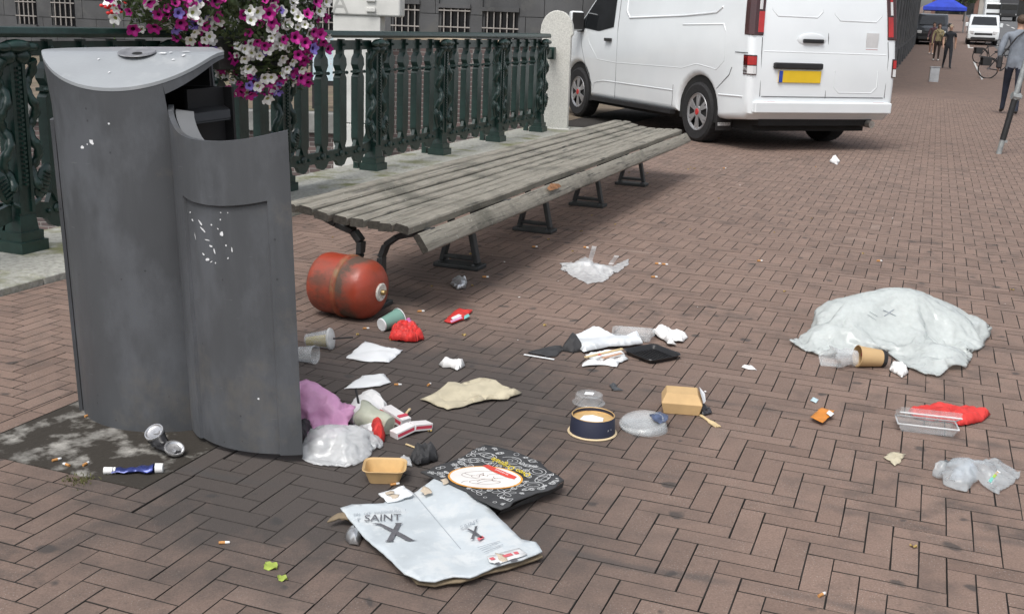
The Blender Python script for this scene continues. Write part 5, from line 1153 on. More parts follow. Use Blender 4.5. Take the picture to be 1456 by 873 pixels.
place_text('SAINT', (518, 740.5), (570, 739), (519, 731.5), tz, M_GREYT, cart); place_text('EIN   DIT   MARIENBURG   1', (503, 732.5), (577, 726), (503, 729.5), tz, M_PTXT, cart); place_text('r', (509, 741), (513, 740), (508, 736), tz, M_PTXT, cart)
xq = lambda *pp: [tuple(p) for p in pp]
def poly_print(pl_, mt_, z=tz, par=None, nm='print'):
    par = par or cart; mb = MB(); mb.add([G(u, v, z) - par.location for u, v in pl_], [tuple(range(len(pl_)))]); return ob(nm, mb, mt_, par)
def big_x(f):
    poly_print([f(0, 0), f(.20, 0), f(.62, .52), f(.90, .93), f(1.0, .96), f(.80, 1), f(.74, .95), f(.48, .56), f(.18, .10)], M_GREYT)
    poly_print([f(.50, -.02), f(.68, -.03), f(.63, .06), f(.47, .93), f(.48, 1.02), f(.29, 1.03), f(.34, .95), f(.53, .06)], M_GREYT, tz + .0004)
big_x(lambda x, y: (528 + 66 * x, 743.5 + 25 * y - 0 * x)); 
place_text('SAINT', (655, 751.5), (681, 741), (654, 747.5), tz, M_PTXT, cart); big_x(lambda x, y: (660 + 29 * x, 752 + 14 * y - 7 * x + 5 * x * y)); poly_print([(678, 765), (686, 761), (689, 764), (681, 768)], M_PRED)
for k in range(4): o = flatbar('print_line', (679 + k * 3, 778 + k * 2.2), (711 + k * 2 - 6 * (k % 2), 768.5 + k * 2.5), .0015, .0005, M_PTXT, None, None, tz); o.parent = cart; o.location -= cart.location
mb = MB(); prev = None
o = flatbar('fold_line', (588, 700), (655, 780), .002, .0006, M_PTXT, None, None, CZ - .0072); o.parent = cart; o.location -= cart.location
# --- black chalk-drawn pizza box
pz = thing('pizza_box', (*G(710, 680).xy, 0), 0, 'black pizza box lid with white chalk food drawings and round logo', 'pizza box')
M_PZ = mat('pizza_box_black', (.040, .041, .043), .75, var=.25, vs=9, bump=.2); M_CH = mat('chalk_white', (.50, .51, .51), .85, var=.15, vs=40)
PZ = .040; pcs = [(598, 668), (660, 645), (672, 637), (690, 631), (735, 643), (768, 656), (802, 683), (790, 694), (752, 707), (712, 727), (690, 716), (650, 690), (618, 676)]
pzh = lambda x, y, d: PZ + .012 * nz(x, y, 8, 3.5)
ptop_ = panel('lid', pcs, M_PZ, pzh, .004, pz, 21, .03, .35)
# front wall hanging below the torn lid edge
lo = [G(u, v, PZ - .003) for u, v in [(712, 727), (728, 720), (742, 712), (756, 706), (774, 699), (790, 694), (802, 684)]]; mb = MB(); n_ = len(lo)
mb.v = [tuple(p - pz.location) for p in lo] + [tuple(Vector((p.x + R_.uniform(-.01, .01), p.y + .025 + R_.uniform(-.01, .01), .016 + R_.uniform(-.008, .008))) - pz.location) for p in lo]; mb.f = [(i, i + 1, n_ + i + 1, n_ + i) for i in range(n_ - 1)]; ob('side_wall', mb, M_PZ, pz)
panel('base', [(610, 672), (672, 642), (735, 648), (792, 684), (752, 702), (712, 722), (650, 690)], M_BLKP, lambda x, y, d: .004, .003, pz, 22, .05, zp=.004)
zc_ = lambda P: PZ + .012 * nz(P.x, P.y, 8, 3.5) + .0022
def conform(P): Q = P.copy(); Q.z = zc_(P); return Q
dood = MB(); rr = random.Random(5)
O_ = G(598, 668, PZ); E1 = (G(712, 727, PZ) - O_); E2 = (G(690, 631, PZ) - O_)
pin = [G(u, v, PZ) for u, v in pcs]
def in_poly(P, poly, mg=0.):
    c = False
    for i in range(len(poly)):
        a, b = poly[i], poly[i - 1]
        if (a.y > P.y) != (b.y > P.y) and P.x < (b.x - a.x) * (P.y - a.y) / (b.y - a.y) + a.x: c = not c
    return c and (mg == 0 or min(seg_d(P.xy, poly[i].xy, poly[i - 1].xy) for i in range(len(poly))) > mg)
def stroke(pts, w_=.0022):
    pts = [p for p in pts]; 
    if not all(in_poly(p, pin, .006) for p in pts): return
    for a, b in zip(pts, pts[1:]):
        d = (b - a); d.z = 0
        if d.length < 1e-5: continue
        s = Vector((-d.y, d.x, 0)).normalized() * w_ / 2; dood.add([conform(a - s), conform(b - s), conform(b + s), conform(a + s)], [(0, 1, 2, 3)])
def oval(c, rx_, ry_, th_, n=16, a0=0, a1=2 * PI): return [c + Vector((rx_ * math.cos(a) * math.cos(th_) - ry_ * math.sin(a) * math.sin(th_), rx_ * math.cos(a) * math.sin(th_) + ry_ * math.sin(a) * math.cos(th_), 0)) for a in [a0 + (a1 - a0) * k / n for k in range(n + 1)]]
lc = G(690, 677.5, PZ); lo_x, lo_y = .105, .082; plc = G(757, 676, PZ); used = []
stroke(oval(plc, .118, .125, 0, 40, -2.0, 1.9), .003); stroke(oval(plc, .105, .112, 0, 40, -2.0, 1.9), .003)
bx0, bx1 = min(p.x for p in pin), max(p.x for p in pin); by0, by1 = min(p.y for p in pin), max(p.y for p in pin)
for k in range(2600):
    P = Vector((rr.uniform(bx0, bx1), rr.uniform(by0, by1), PZ)); r = rr.uniform(.014, .040) if k < 450 else rr.uniform(.008, .018)
    if not in_poly(P, pin, .012) or ((P.x - lc.x) / (lo_x + r)) ** 2 + ((P.y - lc.y) / (lo_y + r)) ** 2 < 1.0: continue
    if any((P - q_).length < (r + r2) * .84 for q_, r2 in used): continue
    used.append((P, r)); th_ = rr.uniform(0, 3.14); kd = rr.randrange(5)
    if kd == 0: stroke(oval(P, r, r * .8, th_)); stroke(oval(P, r * .6, r * .42, th_, 12))
    elif kd == 1:
        tri = [P + Vector((r * 1.1 * math.cos(th_ + a), r * 1.1 * math.sin(th_ + a), 0)) for a in (0, 2.3, -2.3)]; stroke(tri + tri[:1]); [stroke(oval(P + Vector((rr.uniform(-.3, .3) * r, rr.uniform(-.3, .3) * r, 0)), r * .22, r * .2, 0, 8), .0018) for _ in range(3)]
    elif kd == 2:
        stroke(oval(P, r, r * .5, th_)); stroke([P + Vector((s_ * r * .9 * math.cos(th_), s_ * r * .9 * math.sin(th_), 0)) for s_ in (-1, 1)], .0016); [stroke(oval(P, r * (.8 - .2 * i), r * .5, th_, 8), .0015) for i in range(1, 3)]
    elif kd == 3:
        for i in range(6): a = i * 1.05; stroke(oval(P + Vector((r * .5 * math.cos(a), r * .5 * math.sin(a), 0)), r * .42, r * .2, a, 8), .0018)
    else: stroke(oval(P, r, r * .75, th_, 14, .3, 5.6)); stroke(oval(P, r * .7, r * .5, th_, 12, .3, 4.6), .0017); stroke(oval(P, r * .25, r * .25, th_, 8), .0017)
o = ob('chalk_drawing', dood, M_CH, pz); o.data.transform(T(*(-pz.location))); o['kind'] = 'stuff'
def disc(c, rx_, ry_, dz, mt_, nm, par=None):
    mb = MB(); n_ = 40; pts = oval(c, rx_, ry_, -.25, n_)[:-1]; mb.v = [tuple(conform(c) + Vector((0, 0, dz)) - pz.location)] + [tuple(conform(p) + Vector((0, 0, dz)) - pz.location) for p in pts] + [tuple(conform(c.lerp(p, .5)) + Vector((0, 0, dz)) - pz.location) for p in pts]
    mb.f = [(0, 1 + n_ + k, 1 + n_ + (k + 1) % n_) for k in range(n_)] + [(1 + n_ + k, 1 + k, 1 + (k + 1) % n_, 1 + n_ + (k + 1) % n_) for k in range(n_)]; return ob(nm, mb, mt_, par or pz)
disc(lc, lo_x + .006, lo_y + .006, .0006, mat('print_orange', (.70, .32, .05), .7), 'logo_ring'); disc(lc, lo_x, lo_y, .0012, mat('print_white', (.74, .72, .69), .7), 'logo_disc')
ink = MB(); keep_ = dood; dood = ink
for k in range(11): c_ = lc + Vector((rr.uniform(-.06, .06), rr.uniform(-.05, .03), 0)); stroke(oval(c_, rr.uniform(.01, .03), rr.uniform(.006, .015), rr.uniform(0, 3), 12, 0, rr.uniform(2, 5)), .0016)
stroke(oval(lc + Vector((.0, -.035, 0)), .045, .018, 0), .0016); stroke(oval(lc + Vector((.0, .02, 0)), .07, .03, 0, 24), .0014)
dood = keep_; o = ob('logo_sketch', ink, mat('ink_brown', (.12, .06, .05), .8), pz); o.data.transform(T(0, 0, .0016) @ T(*(-pz.location)))
rib = [(686, 660.5), (694, 659.5), (735, 678), (731, 681.5), (722, 679), (700, 669)]; mb = MB(); mb.add([conform(G(u, v, PZ)) + Vector((0, 0, .003)) - pz.location for u, v in rib], [tuple(range(6))]); ob('logo_ribbon', mb, mat('print_ribbon', (.58, .06, .04), .7), pz)
place_text('pizzeria', (704, 667.5), (722, 676), (706, 666), PZ, M_PAPER, pz, conv=lambda P: conform(P) + Vector((0, 0, .0042)))
M_YEL = mat('print_yellow', (.80, .62, .03), .7)
place_text('Oven Originale', (756, 675), (702, 650), (749.5, 679), PZ, M_YEL, pz, conv=lambda P: conform(P) + Vector((0, 0, .0025)))
# --- papers
GW = 'white napkins between the cylinder and the carton'
crumple('napkin', [(492, 510), (519, 487), (546, 495), (573, 500), (553, 517), (512, 515)], M_PAPER, paper_h(1, .012, 9, .006), .018, 2, label='flat white napkin with a small grey print in front of the cylinder', cat='napkin')
crumple('napkin', [(489, 554), (515, 536), (545, 533), (556, 545), (540, 551)], M_PAPER, paper_h(2, .012, 9, .006), .018, 3, label='folded white napkin with a cigarette at its corner', cat='napkin')
crumple('tissue', [(624, 520), (632, 512), (643, 515), (655, 514), (661, 522), (650, 528), (640, 524), (630, 524)], M_TISSUE, bag_h(3, .03, .03, .012, 30), .01, 4, label='small crumpled white tissue beside the cream paper', cat='tissue')
crumple('paper_bag', [(597, 570), (640, 553), (687, 541), (722, 554), (742, 561), (722, 570), (690, 573), (660, 580), (636, 585), (612, 575)], M_CREAM, paper_h(4, .028, 7, .02), .022, 5, jit=.35, label='flat cream paper sheet with wavy edges behind the pizza box', cat='paper')
# --- the heap beside the bin door
crumple('tissue', [(415, 600), (418, 555), (432, 548), (440, 560), (452, 572), (460, 590), (440, 605)], M_TISSUE, bag_h(6, .09, .07, .02, 12), .016, 6, label='white crumpled tissue behind the pink bag', cat='tissue')
crumple('tissue', [(446, 592), (452, 570), (470, 567), (482, 580), (486, 598), (465, 604)], M_TISSUE, bag_h(7, .05, .05, .015, 14), .014, 7, label='white tissue bulging between pink bag and straw', cat='tissue')
crumple('tissue', [(490, 600), (500, 582), (520, 570), (540, 572), (552, 588), (540, 604), (515, 610)], M_TISSUE, bag_h(8, .06, .05, .018, 14), .014, 8, label='crumpled white napkin behind the milky cup', cat='tissue')
drape('pink_bag', [(424, 630), (424, 585), (440, 580), (465, 590), (494, 606), (478, 622), (458, 632), (445, 628)], [lump(440, 604, .05, .05, .08), lump(466, 608, .045, .04, .06)], M_PINK, 'pink plastic bag in the heap beside the bin door', 'plastic bag', 1.15, -.38, .0085, 9, 30, bend=.002)
drape('clear_bag', [(446, 656), (442, 640), (450, 622), (474, 610), (510, 610), (534, 620), (541, 636), (520, 650), (502, 661), (480, 661), (460, 660)], [lump(468, 640, .045, .04, .042), lump(505, 636, .04, .035, .036), lump(456, 646, .03, .03, .03), lump(490, 650, .02, .02, .025)], M_FILM, 'crumpled clear plastic bag at the foot of the bin door', 'plastic bag', 1.0, -.36, .0075, 10, 32, bend=.002)
crumple('wrapper', [(500, 600), (530, 596), (545, 603), (542, 632), (525, 625), (510, 612)], M_PAPER, bag_h(11, .05, .05, .012, 16), .014, 11, label='white paper sleeve with a red end under the clear bag', cat='wrapper')
crumple('red_end', [(524, 612), (536, 603), (549, 607), (546, 630), (530, 630)], M_REDP, bag_h(12, .085, .025, .008, 20), .010, 12, label='red paper wrapper end beside the milky cup', cat='wrapper')
crumple('black_pouch', [(420, 620), (424, 606), (438, 604), (446, 616), (436, 630), (424, 634)], M_BLKP, bag_h(13, .06, .04, .01, 12), .012, 13, label='black pouch half under the pink bag', cat='pouch')
def frustum(name, base_px, r0, r1, L, ax_, mt, label, cat, th=.0015, lift=None, lid=None, closed=True, n=28, dents=0., up=False):
    """a cup lying on its side (or standing): closed end radius r0, mouth r1, axis direction in plan"""
    p = G(*base_px); t = thing(name, p, 0, label, cat)
    if up: M_ = T(0, 0, 0)
    else:
        a = Vector((ax_[0], ax_[1], 0)).normalized(); til = math.atan2(r1 - r0, L); a2 = (a * math.cos(til) + Vector((0, 0, math.sin(til)))).normalized(); M_ = T(0, 0, r0 * math.cos(til) + .001) @ a2.to_track_quat('Z', 'Y').to_matrix().to_4x4() @ T(0, 0, -L / 2) ; M_ = T(0, 0, (r1 - r0) / 2) @ M_
    mb = MB(); prof = ([(0, .002), (r0 * .97, .002), (r0, 0)] if closed else [(r0, 0)]) + [(r0 + (r1 - r0) * k / 6, L * k / 6) for k in range(1, 7)] + [(r1 + .002, L), (r1 + .002, L - .004), (r1 - th, L - .004)] + [(r0 + (r1 - r0) * k / 6 - th, L * k / 6) for k in range(5, 0, -1)] + ([(r0 - th, .004), (0, .004)] if closed else [])
    mb.lathe(prof, n)
    if dents: mb.v = [tuple(Vector(v) * (1 + dents * noise.noise(Vector(v) * 22))) for v in mb.v]
    o = ob('cup_wall', mb, mt, t, smooth=40); o.matrix_local = M_; return t, M_
t_, M_ = frustum('milky_cup', (535, 612), .030, .044, .115, (-.75, .45), mat('milky_plastic', (.50, .52, .42), .35, var=.15, vs=12, clear=.18), 'crumpled milky plastic cup lying in the heap', 'cup', dents=.25)
def ciggie_box(px_c, dirp, ln, w_, h_, label, bent=0.):
    p = G(*px_c); a = G(*dirp) - p; t = thing('paper_carton', p, math.atan2(a.y, a.x), label, 'carton'); mb = MB()
    if bent:
        for s in (-1, 1): mb.box((s * ln / 4, 0, h_ / 2 + .006), (ln / 2, w_, h_), rot=ry(s * bent))
    else: mb.box((0, 0, h_ / 2 + .002), (ln, w_, h_), rot=ry(.12))
    bd_ = ob('box', mb, mat('carton_white', (.72, .70, .70), .6, var=.05), t, bevel=.002); mb = MB()
    if bent:
        for s in (-1, 1): mb.box((s * ln / 4, 0, h_ / 2 + .0065), (ln / 2 * .9, w_ * 1.01, h_ * .45), rot=ry(s * bent))
    else: mb.box((0, 0, h_ / 2 + .0025), (ln * .9, w_ * 1.01, h_ * .4), rot=ry(.12)); mb.box((ln * .3, 0, h_ / 2 + .0015), (ln * .12, w_ * .9, h_ * 1.04), rot=ry(.12))
    ob('red_band', mb, mat('carton_red', (.58, .06, .10), .6), t); return t
ciggie_box((563, 599), (578, 606), .115, .04, .032, 'white carton with a red band lying behind the bent one'); ciggie_box((585, 616), (606, 610), .15, .04, .024, 'bent white carton with a red band in front of the straight one', .16)
a, b = G(516, 588, 0), G(499, 560, 0); mb = MB(); mb.tube([(0, 0, .03), (-.02, .03, .10)], .004, 8); tag(ob('drinking_straw', mb, M_BLK, loc=G(512, 596)), 'black drinking straw sticking up out of the heap', 'straw')
flatbar('wooden_stick', (572, 594), (583, 581), .008, .004, M_STICK, 'pale wooden stick leaning out behind the cartons', 'stick', .012)
flatbar('wooden_stick', (577, 631), (598, 639), .007, .003, M_STICK, 'thin wooden stick beside the black crumpled napkin', 'stick')
# --- kraft tray, black napkin
def tray(px, w0, d0, w1, d1, h_, rot, mo, mi_, label, name, cat, th=.003):
    t = thing(name, G(*px), rot, label, cat); mb = MB()
    def rr_(w_, d_, r): return [(sx_ * (w_ / 2 - r) + r * math.cos(a), sy_ * (d_ / 2 - r) + r * math.sin(a)) for sx_, sy_, a0_ in ((1, 1, 0), (-1, 1, PI / 2), (-1, -1, PI), (1, -1, 1.5 * PI)) for a in [a0_ + k * PI / 8 for k in range(5)]]
    rings = [(w0, d0, .015, .001), (w1, d1, .022, h_), (w1 + .012, d1 + .012, .026, h_ + .002), (w1 + .010, d1 + .010, .026, h_ + .004), (w1 - th, d1 - th, .021, h_), (w0 - th, d0 - th, .014, .004)]; n_ = 20
    for w_, d_, r, z in rings: mb.v += [(x, y, z) for x, y in rr_(w_, d_, r)]
    for i in range(5): mb.f += [(i * n_ + k, i * n_ + (k + 1) % n_, (i + 1) * n_ + (k + 1) % n_, (i + 1) * n_ + k) for k in range(n_)]
    mb.f += [tuple(reversed(range(n_))), tuple(range(5 * n_, 6 * n_))]; me = meshof('tray', mb, [mo, mi_], 30)
    for p_ in me.polygons: p_.material_index = 1 if p_.index >= 4 * n_ - 1 else 0
    ob('tray', me, None, t); return t
tray((547, 681), .088, .072, .118, .10, .042, .05, M_KRAFT, M_KRAFTI, 'square kraft food tray standing behind the pale carton', 'food_tray', 'food tray')
crumple('black_napkin', [(583, 657), (590, 643), (606, 640), (620, 646), (622, 656), (608, 661), (594, 665)], M_BLKP, bag_h(15, .045, .03, .03, 28), .008, 15, label='crumpled black napkin at the corner of the pizza box', cat='napkin')
crumple('film_scrap', [(565, 655), (575, 651), (584, 655), (586, 665), (575, 664)], M_FILM, bag_h(16, .02, .02, .01, 30), .008, 16, label='scrap of clear film beside the kraft tray', cat='film scrap')
crumple('foil_wrap', [(491, 768), (494, 758), (505, 755), (514, 768), (510, 777), (497, 775)], M_FOIL, bag_h(17, .03, .025, .015, 30), .008, 17, label='crumpled silver foil under the edge of the pale carton', cat='foil')
# --- paper bag, black tray and napkins in the middle of the pavement
crumple('black_paper', [(750, 503), (776, 495), (798, 492), (800, 499), (790, 508), (776, 509), (766, 506)], M_BLKP, paper_h(20, .008, 14, .004), .012, 20, jit=.6, smooth=10, label='flat torn black paper beside the narrow white strip', cat='paper')
crumple('dark_lining', [(797, 499), (805, 486), (816, 482), (828, 492), (832, 500), (815, 502)], M_BLKP, lambda x, y, d: .05 * min(1, d / .03), .010, 24, jit=.4, smooth=12, label='dark lining folded out of the white paper bag', cat='paper')
crumple('white_paper_bag', [(812, 490), (816, 477), (845, 475), (862, 481), (888, 486), (908, 484), (914, 494), (895, 496), (865, 497), (830, 504)], mat('paper_bag_grey', (.62, .65, .67), .8, var=.1, vs=9, bump=.3), paper_h(21, .022, 6, .035), .014, 21, label='opened white paper bag beside the black plastic tray', cat='paper bag')
crumple('napkin', [(828, 523), (828, 518), (845, 516), (832, 507), (850, 504), (885, 502), (893, 513), (880, 518), (877, 523), (860, 520)], M_PAPER, paper_h(22, .018, 14, .008), .014, 22, label='torn white napkin under the wooden sticks', cat='napkin')
crumple('napkin', [(926, 478), (935, 472), (955, 471), (972, 475), (978, 481), (970, 489), (955, 488), (962, 493), (950, 494), (943, 486)], M_TISSUE, paper_h(23, .03, 14, .015), .013, 23, label='white napkin lying behind the black plastic tray', cat='napkin')
flatbar('wooden_stick', (832, 508), (885, 496), .012, .006, M_STICK, 'wooden chopstick lying over the torn napkin', 'stick', .035); flatbar('red_sticker', (851, 504.5), (854, 503.8), .012, .002, M_REDP, 'small red dot sticker on the chopstick', 'sticker', .040)
flatbar('wooden_stick', (857, 509), (884, 502), .016, .003, mat('sleeve_tan', (.50, .30, .20), .8), 'tan paper stick sleeve over the torn napkin', 'sleeve', .028)
flatbar('white_strip', (745, 504), (788, 511), .010, .003, M_PAPER, 'narrow white paper strip beside the black paper flap', 'paper strip', .006)
bt_ = tray((927, 507), .155, .155, .17, .17, .018, .62, mat('black_tray_plastic', (.014, .014, .015), .32, spec=.6), mat('black_tray_inside', (.018, .018, .019), .32, bump=.2, bs=8), 'black ribbed plastic food tray on the paving', 'plastic_tray', 'food tray')
t_ = tray((900, 481), .15, .10, .175, .125, .03, -.12, M_PLA, M_PLA, 'clear plastic box behind the white paper bag', 'clear_box', 'food box')
for k in range(9):
    mb = MB(); mb.box((-.064 + k * .016, 0, .006), (.004, .13, .004)); ob('rib', mb, MATS['black_tray_plastic'], bt_)
# --- soup bowl, lids, kraft box, fork
t_ = thing('paper_bowl', G(842, 615), 0, 'upturned round navy paper bowl with kraft inside', 'bowl'); M_NAVYP = mat('navy_card', (.018, .022, .045), .6, var=.15)
mb = MB(); mb.lathe([(.078, .0), (.082, .001), (.084, .004), (.082, .007), (.077, .007)], 48); ob('rolled_rim', mb, mat('rim_cream', (.60, .48, .30), .7), t_, smooth=40)
mb = MB(); mb.lathe([(.077, .006), (.073, .062), (.071, .065), (.069, .063), (.073, .006)], 48); ob('bowl_wall', mb, M_NAVYP, t_, smooth=40)
mb = MB(); mb.lathe([(.0705, .064), (.0695, .050), (.0, .048)], 48); mb.lathe([(.0725, .0645), (.0705, .0660), (.0690, .0640)], 48); ob('bowl_inside', mb, M_KRAFTI, t_, smooth=40)
mb = MB(); mb.add([(-.045, -.01, .051), (-.02, -.045, .051), (.03, -.035, .053), (.035, .0, .054), (.0, .02, .056), (-.03, .02, .053)], [(0, 1, 2, 3, 4, 5)]); ob('receipt', mb, M_PAPER, t_)
mb = MB(); mb.box((.052, -.0525, .030), (.018, .002, .006), rot=rz(.79)); ob('printed_name', mb, mat('print_pale', (.4, .4, .42), .7), t_)
t_ = thing('tub_lid', G(837, 573), 0, 'round clear plastic tub lid behind the navy bowl', 'tub')  # clear lid of a tub, rim down
mb = MB(); mb.lathe([(.058, .0), (.060, .003), (.055, .008), (.052, .012), (.049, .034), (.044, .037), (.0, .036)], 40); ob('lid_wall', mb, M_PLA, t_, smooth=40); mb = MB(); mb.add([(-.02, -.015, .038), (.012, -.02, .038), (.02, .01, .038), (-.012, .015, .038)], [(0, 1, 2, 3)]); ob('label', mb, M_PAPER, t_)
GL = 'clear lids stacked beside the navy bowl'
for k in range(4):  # flat clear lids in a stack
    t_ = tag(ob('clear_lid', (lambda mb: (mb.lathe([(.0, .004), (.05, .004), (.064, .006), (.072, .012), (.076, .006), (.079, .004), (.080, .0), (.075, .0)], 40), mb)[1])(MB()), M_PLA, smooth=40, loc=G(916 - k * 1.0, 609) + Vector((0, 0, .001 + k * .007))), ('lowest clear lid of the stack beside the navy bowl', 'shallow clear dish in the middle of the stack beside the navy bowl', 'shallow clear dish in the middle of the stack beside the navy bowl', 'topmost clear lid of the stack, under the dark blue wrapper')[k], 'dish', GL); t_.rotation_euler = (.03 * k, -.04 * k, 0)
crumple('foil_wrapper', [(922, 605), (935, 600), (949, 605), (949, 612), (938, 617), (928, 612)], mat('wrapper_blue', (.10, .13, .22), .35, .3, var=.5, vs=25), lambda x, y, d: .034 + .02 * abs(nz(x, y, 3, 30)) - .0, .008, 25, label='crumpled dark blue wrapper on the stack of clear lids', cat='wrapper')
t_ = tag(thing('kraft_box', G(968, 583), -.12, 'upturned kraft food box with a pale lid flap', 'food box'), 'upturned kraft food box with a pale lid flap', 'food box'); mb = MB()
mb.v = [(-.062, -.05, .001), (.062, -.05, .001), (.062, .05, .001), (-.062, .05, .001), (-.072, -.058, .042), (.072, -.058, .042), (.072, .058, .042), (-.072, .058, .042), (-.056, -.03, .072), (.054, -.03, .072), (.054, .048, .074), (-.056, .048, .074)]; mb.f = [(3, 2, 1, 0), (0, 1, 5, 4), (1, 2, 6, 5), (2, 3, 7, 6), (3, 0, 4, 7), (4, 5, 9, 8), (5, 6, 10, 9), (6, 7, 11, 10), (7, 4, 8, 11), (8, 9, 10, 11)]; ob('box', mb, M_KRAFT, t_, bevel=.002)
mb = MB(); mb.add([(.076, -.04, .045), (.085, .0, .04), (.083, .045, .055), (.062, .055, .075), (.064, -.01, .072)], [(0, 1, 2, 3, 4)]); ob('flap', mb, M_PAPER, t_)
crumple('black_wrapper', [(988, 585), (995, 580), (1010, 583), (1012, 589), (1000, 592), (990, 589)], mat('wrapper_black', (.03, .03, .035), .3, var=.6, vs=30), paper_h(26, .02, 30, .006), .007, 26, label='small black wrapper between kraft box and fork', cat='wrapper')
t_ = thing('wooden_fork', G(1002, 596), 0, 'wooden fork lying beside the kraft box', 'fork'); a = G(985, 584) - G(1002, 596); b = G(1021, 608) - G(1002, 596); d = (b - a).normalized(); s = Vector((-d.y, d.x, 0)); mb = MB(); L = (b - a).length
mb.prism([(0, -.006), (L * .62, -.006), (L * .74, -.012), (L, -.011), (L, -.007), (L * .82, -.006), (L, -.003), (L, .003), (L * .82, .005), (L, .006), (L, .011), (L * .74, .012), (L * .62, .006), (0, .006)], .003, Matrix(((d.x, s.x, 0, a.x), (d.y, s.y, 0, a.y), (0, 0, 1, .002), (0, 0, 0, 1)))); ob('fork_blade', mb, M_STICK, t_)
crumple('dark_scrap', [(866, 549), (873, 546), (878, 552), (886, 556), (872, 556)], mat('scrap_dark', (.06, .065, .07), .5, var=.5, vs=40), paper_h(27, .01, 30), .008, 27, label='small torn dark scrap behind the clear tub lid', cat='scrap')
# --- things by the gas cylinder
t_, M_ = frustum('paper_cup', (555, 468), .028, .042, .105, (.55, .62), mat('cup_teal', (.16, .30, .25), .55, var=.1), 'teal paper cup lying against the gas cylinder', 'paper cup')
mb = MB(); mb.lathe([(0, -.001), (.0275, -.001), (.029, .002), (.029, .005)], 24); o = ob('cup_base', mb, M_PAPER, t_, smooth=40); o.matrix_local = M_; mb = MB(); mb.lathe([(.0425, .1065), (.0445, .105), (.0445, .101), (.042, .101)], 28); o = ob('cup_rim', mb, M_PAPER, t_, smooth=40); o.matrix_local = M_
crumple('red_net', [(553, 484), (557, 473), (568, 467), (585, 467), (598, 473), (603, 484), (590, 488), (570, 487)], mat('red_net_mesh', (.58, .03, .025), .6, var=.3, vs=60), bag_h(30, .045, .035, .022, 32), .007, 30, label='crumpled red net bag beside the teal cup', cat='net bag')
crumple('pink_scrap', [(572, 468), (576, 459), (584, 458), (588, 466), (582, 470)], mat('pink_foil', (.60, .16, .42), .4, var=.3, vs=40), bag_h(31, .03, .02, .012, 40), .006, 31, label='small bright pink foil scrap behind the red net', cat='foil scrap')
crumple('red_wrapper', [(631, 458), (650, 441), (672, 443), (660, 456), (642, 462)], M_REDP, paper_h(32, .012, 14, .008), .014, 32, label='flat red wrapper with white print and teal patch', cat='wrapper')
for pl_, mt_ in (([(641, 452), (652, 446.5), (657, 448.5), (645, 455)], M_PAPER), ([(660, 449), (666, 446), (668, 449.5), (660, 454)], mat('print_teal', (.2, .5, .48), .6)), ([(640, 456), (655, 450), (658, 452), (642, 458.5)], M_PINK)):
    pr_ = [o for o in bpy.data.objects if o.name.startswith('red_wrapper')][0]; poly_print(pl_, mt_, .017, pr_, 'wrapper_print')
crumple('foil_ball', [(640, 406), (645, 400), (655, 399), (664, 402), (662, 411), (650, 413)], M_FOIL, bag_h(33, .03, .025, .014, 30), .008, 33, label='crumpled foil scrap under the front of the bench', cat='foil')
t_, M_ = frustum('clear_cup', (452, 494), .026, .040, .10, (.80, -.12), M_PLA, 'clear plastic cup with domed lid and yellow dregs', 'cup')
mb = MB(); mb.lathe([(.044, .100), (.046, .104), (.043, .110), (.034, .112), (.026, .116), (.0, .116)], 28); o = ob('cup_lid', mb, mat('lid_milky', (.70, .72, .72), .3, clear=.35), t_, smooth=40); o.matrix_local = M_
mb = MB(); mb.lathe([(.018, .006), (.0245, .006), (.038, .098), (.03, .098)], 16, None, PI * .75, PI * 1.25); o = ob('dregs', mb, mat('yellow_liquid', (.45, .36, .06), .2), t_); o.matrix_local = M_ @ rz(PI / 2 * 0)
mb = MB(); mb.tube([(.0, 0, .06), (.005, .0, .20)], .0035, 8); o = ob('straw', mb, M_BLK, t_); o.matrix_local = M_
frustum('clear_cup', (434, 515), .028, .036, .09, (.75, -.25), M_PLA, 'clear plastic cup half hidden behind the bin door', 'cup')
# --- thin bag on the open paving
cb_ = drape('carrier_bag', [(808, 385), (812, 377), (825, 378), (838, 372), (846, 379), (862, 381), (874, 374), (876, 379), (866, 388), (852, 396), (838, 398), (822, 391)], [lump(832, 386, .04, .03, .03), lump(852, 388, .04, .025, .022)], M_FILM, 'small thin clear carrier bag alone on the open paving', 'plastic bag', 1.1, -.42, .009, 40, 30, bend=.002)
for (p0, dx, dz) in (((838, 382), .02, .10), ((868, 384), .03, .055)):
    mb = MB(); q_ = G(*p0) - cb_.location; pts = [(q_.x + dx * k / 6, q_.y + .01 * math.sin(k), .03 + dz * k / 6) for k in range(7)]
    for (a, b) in zip(pts, pts[1:]): mb.add([(a[0] - .014, a[1], a[2]), (a[0] + .014, a[1] + .006, a[2]), (b[0] + .013, b[1] - .004, b[2]), (b[0] - .013, b[1] + .004, b[2])], [(0, 1, 2, 3)])
    ob('bag_handle', mb, M_FILM, cb_, smooth=60)
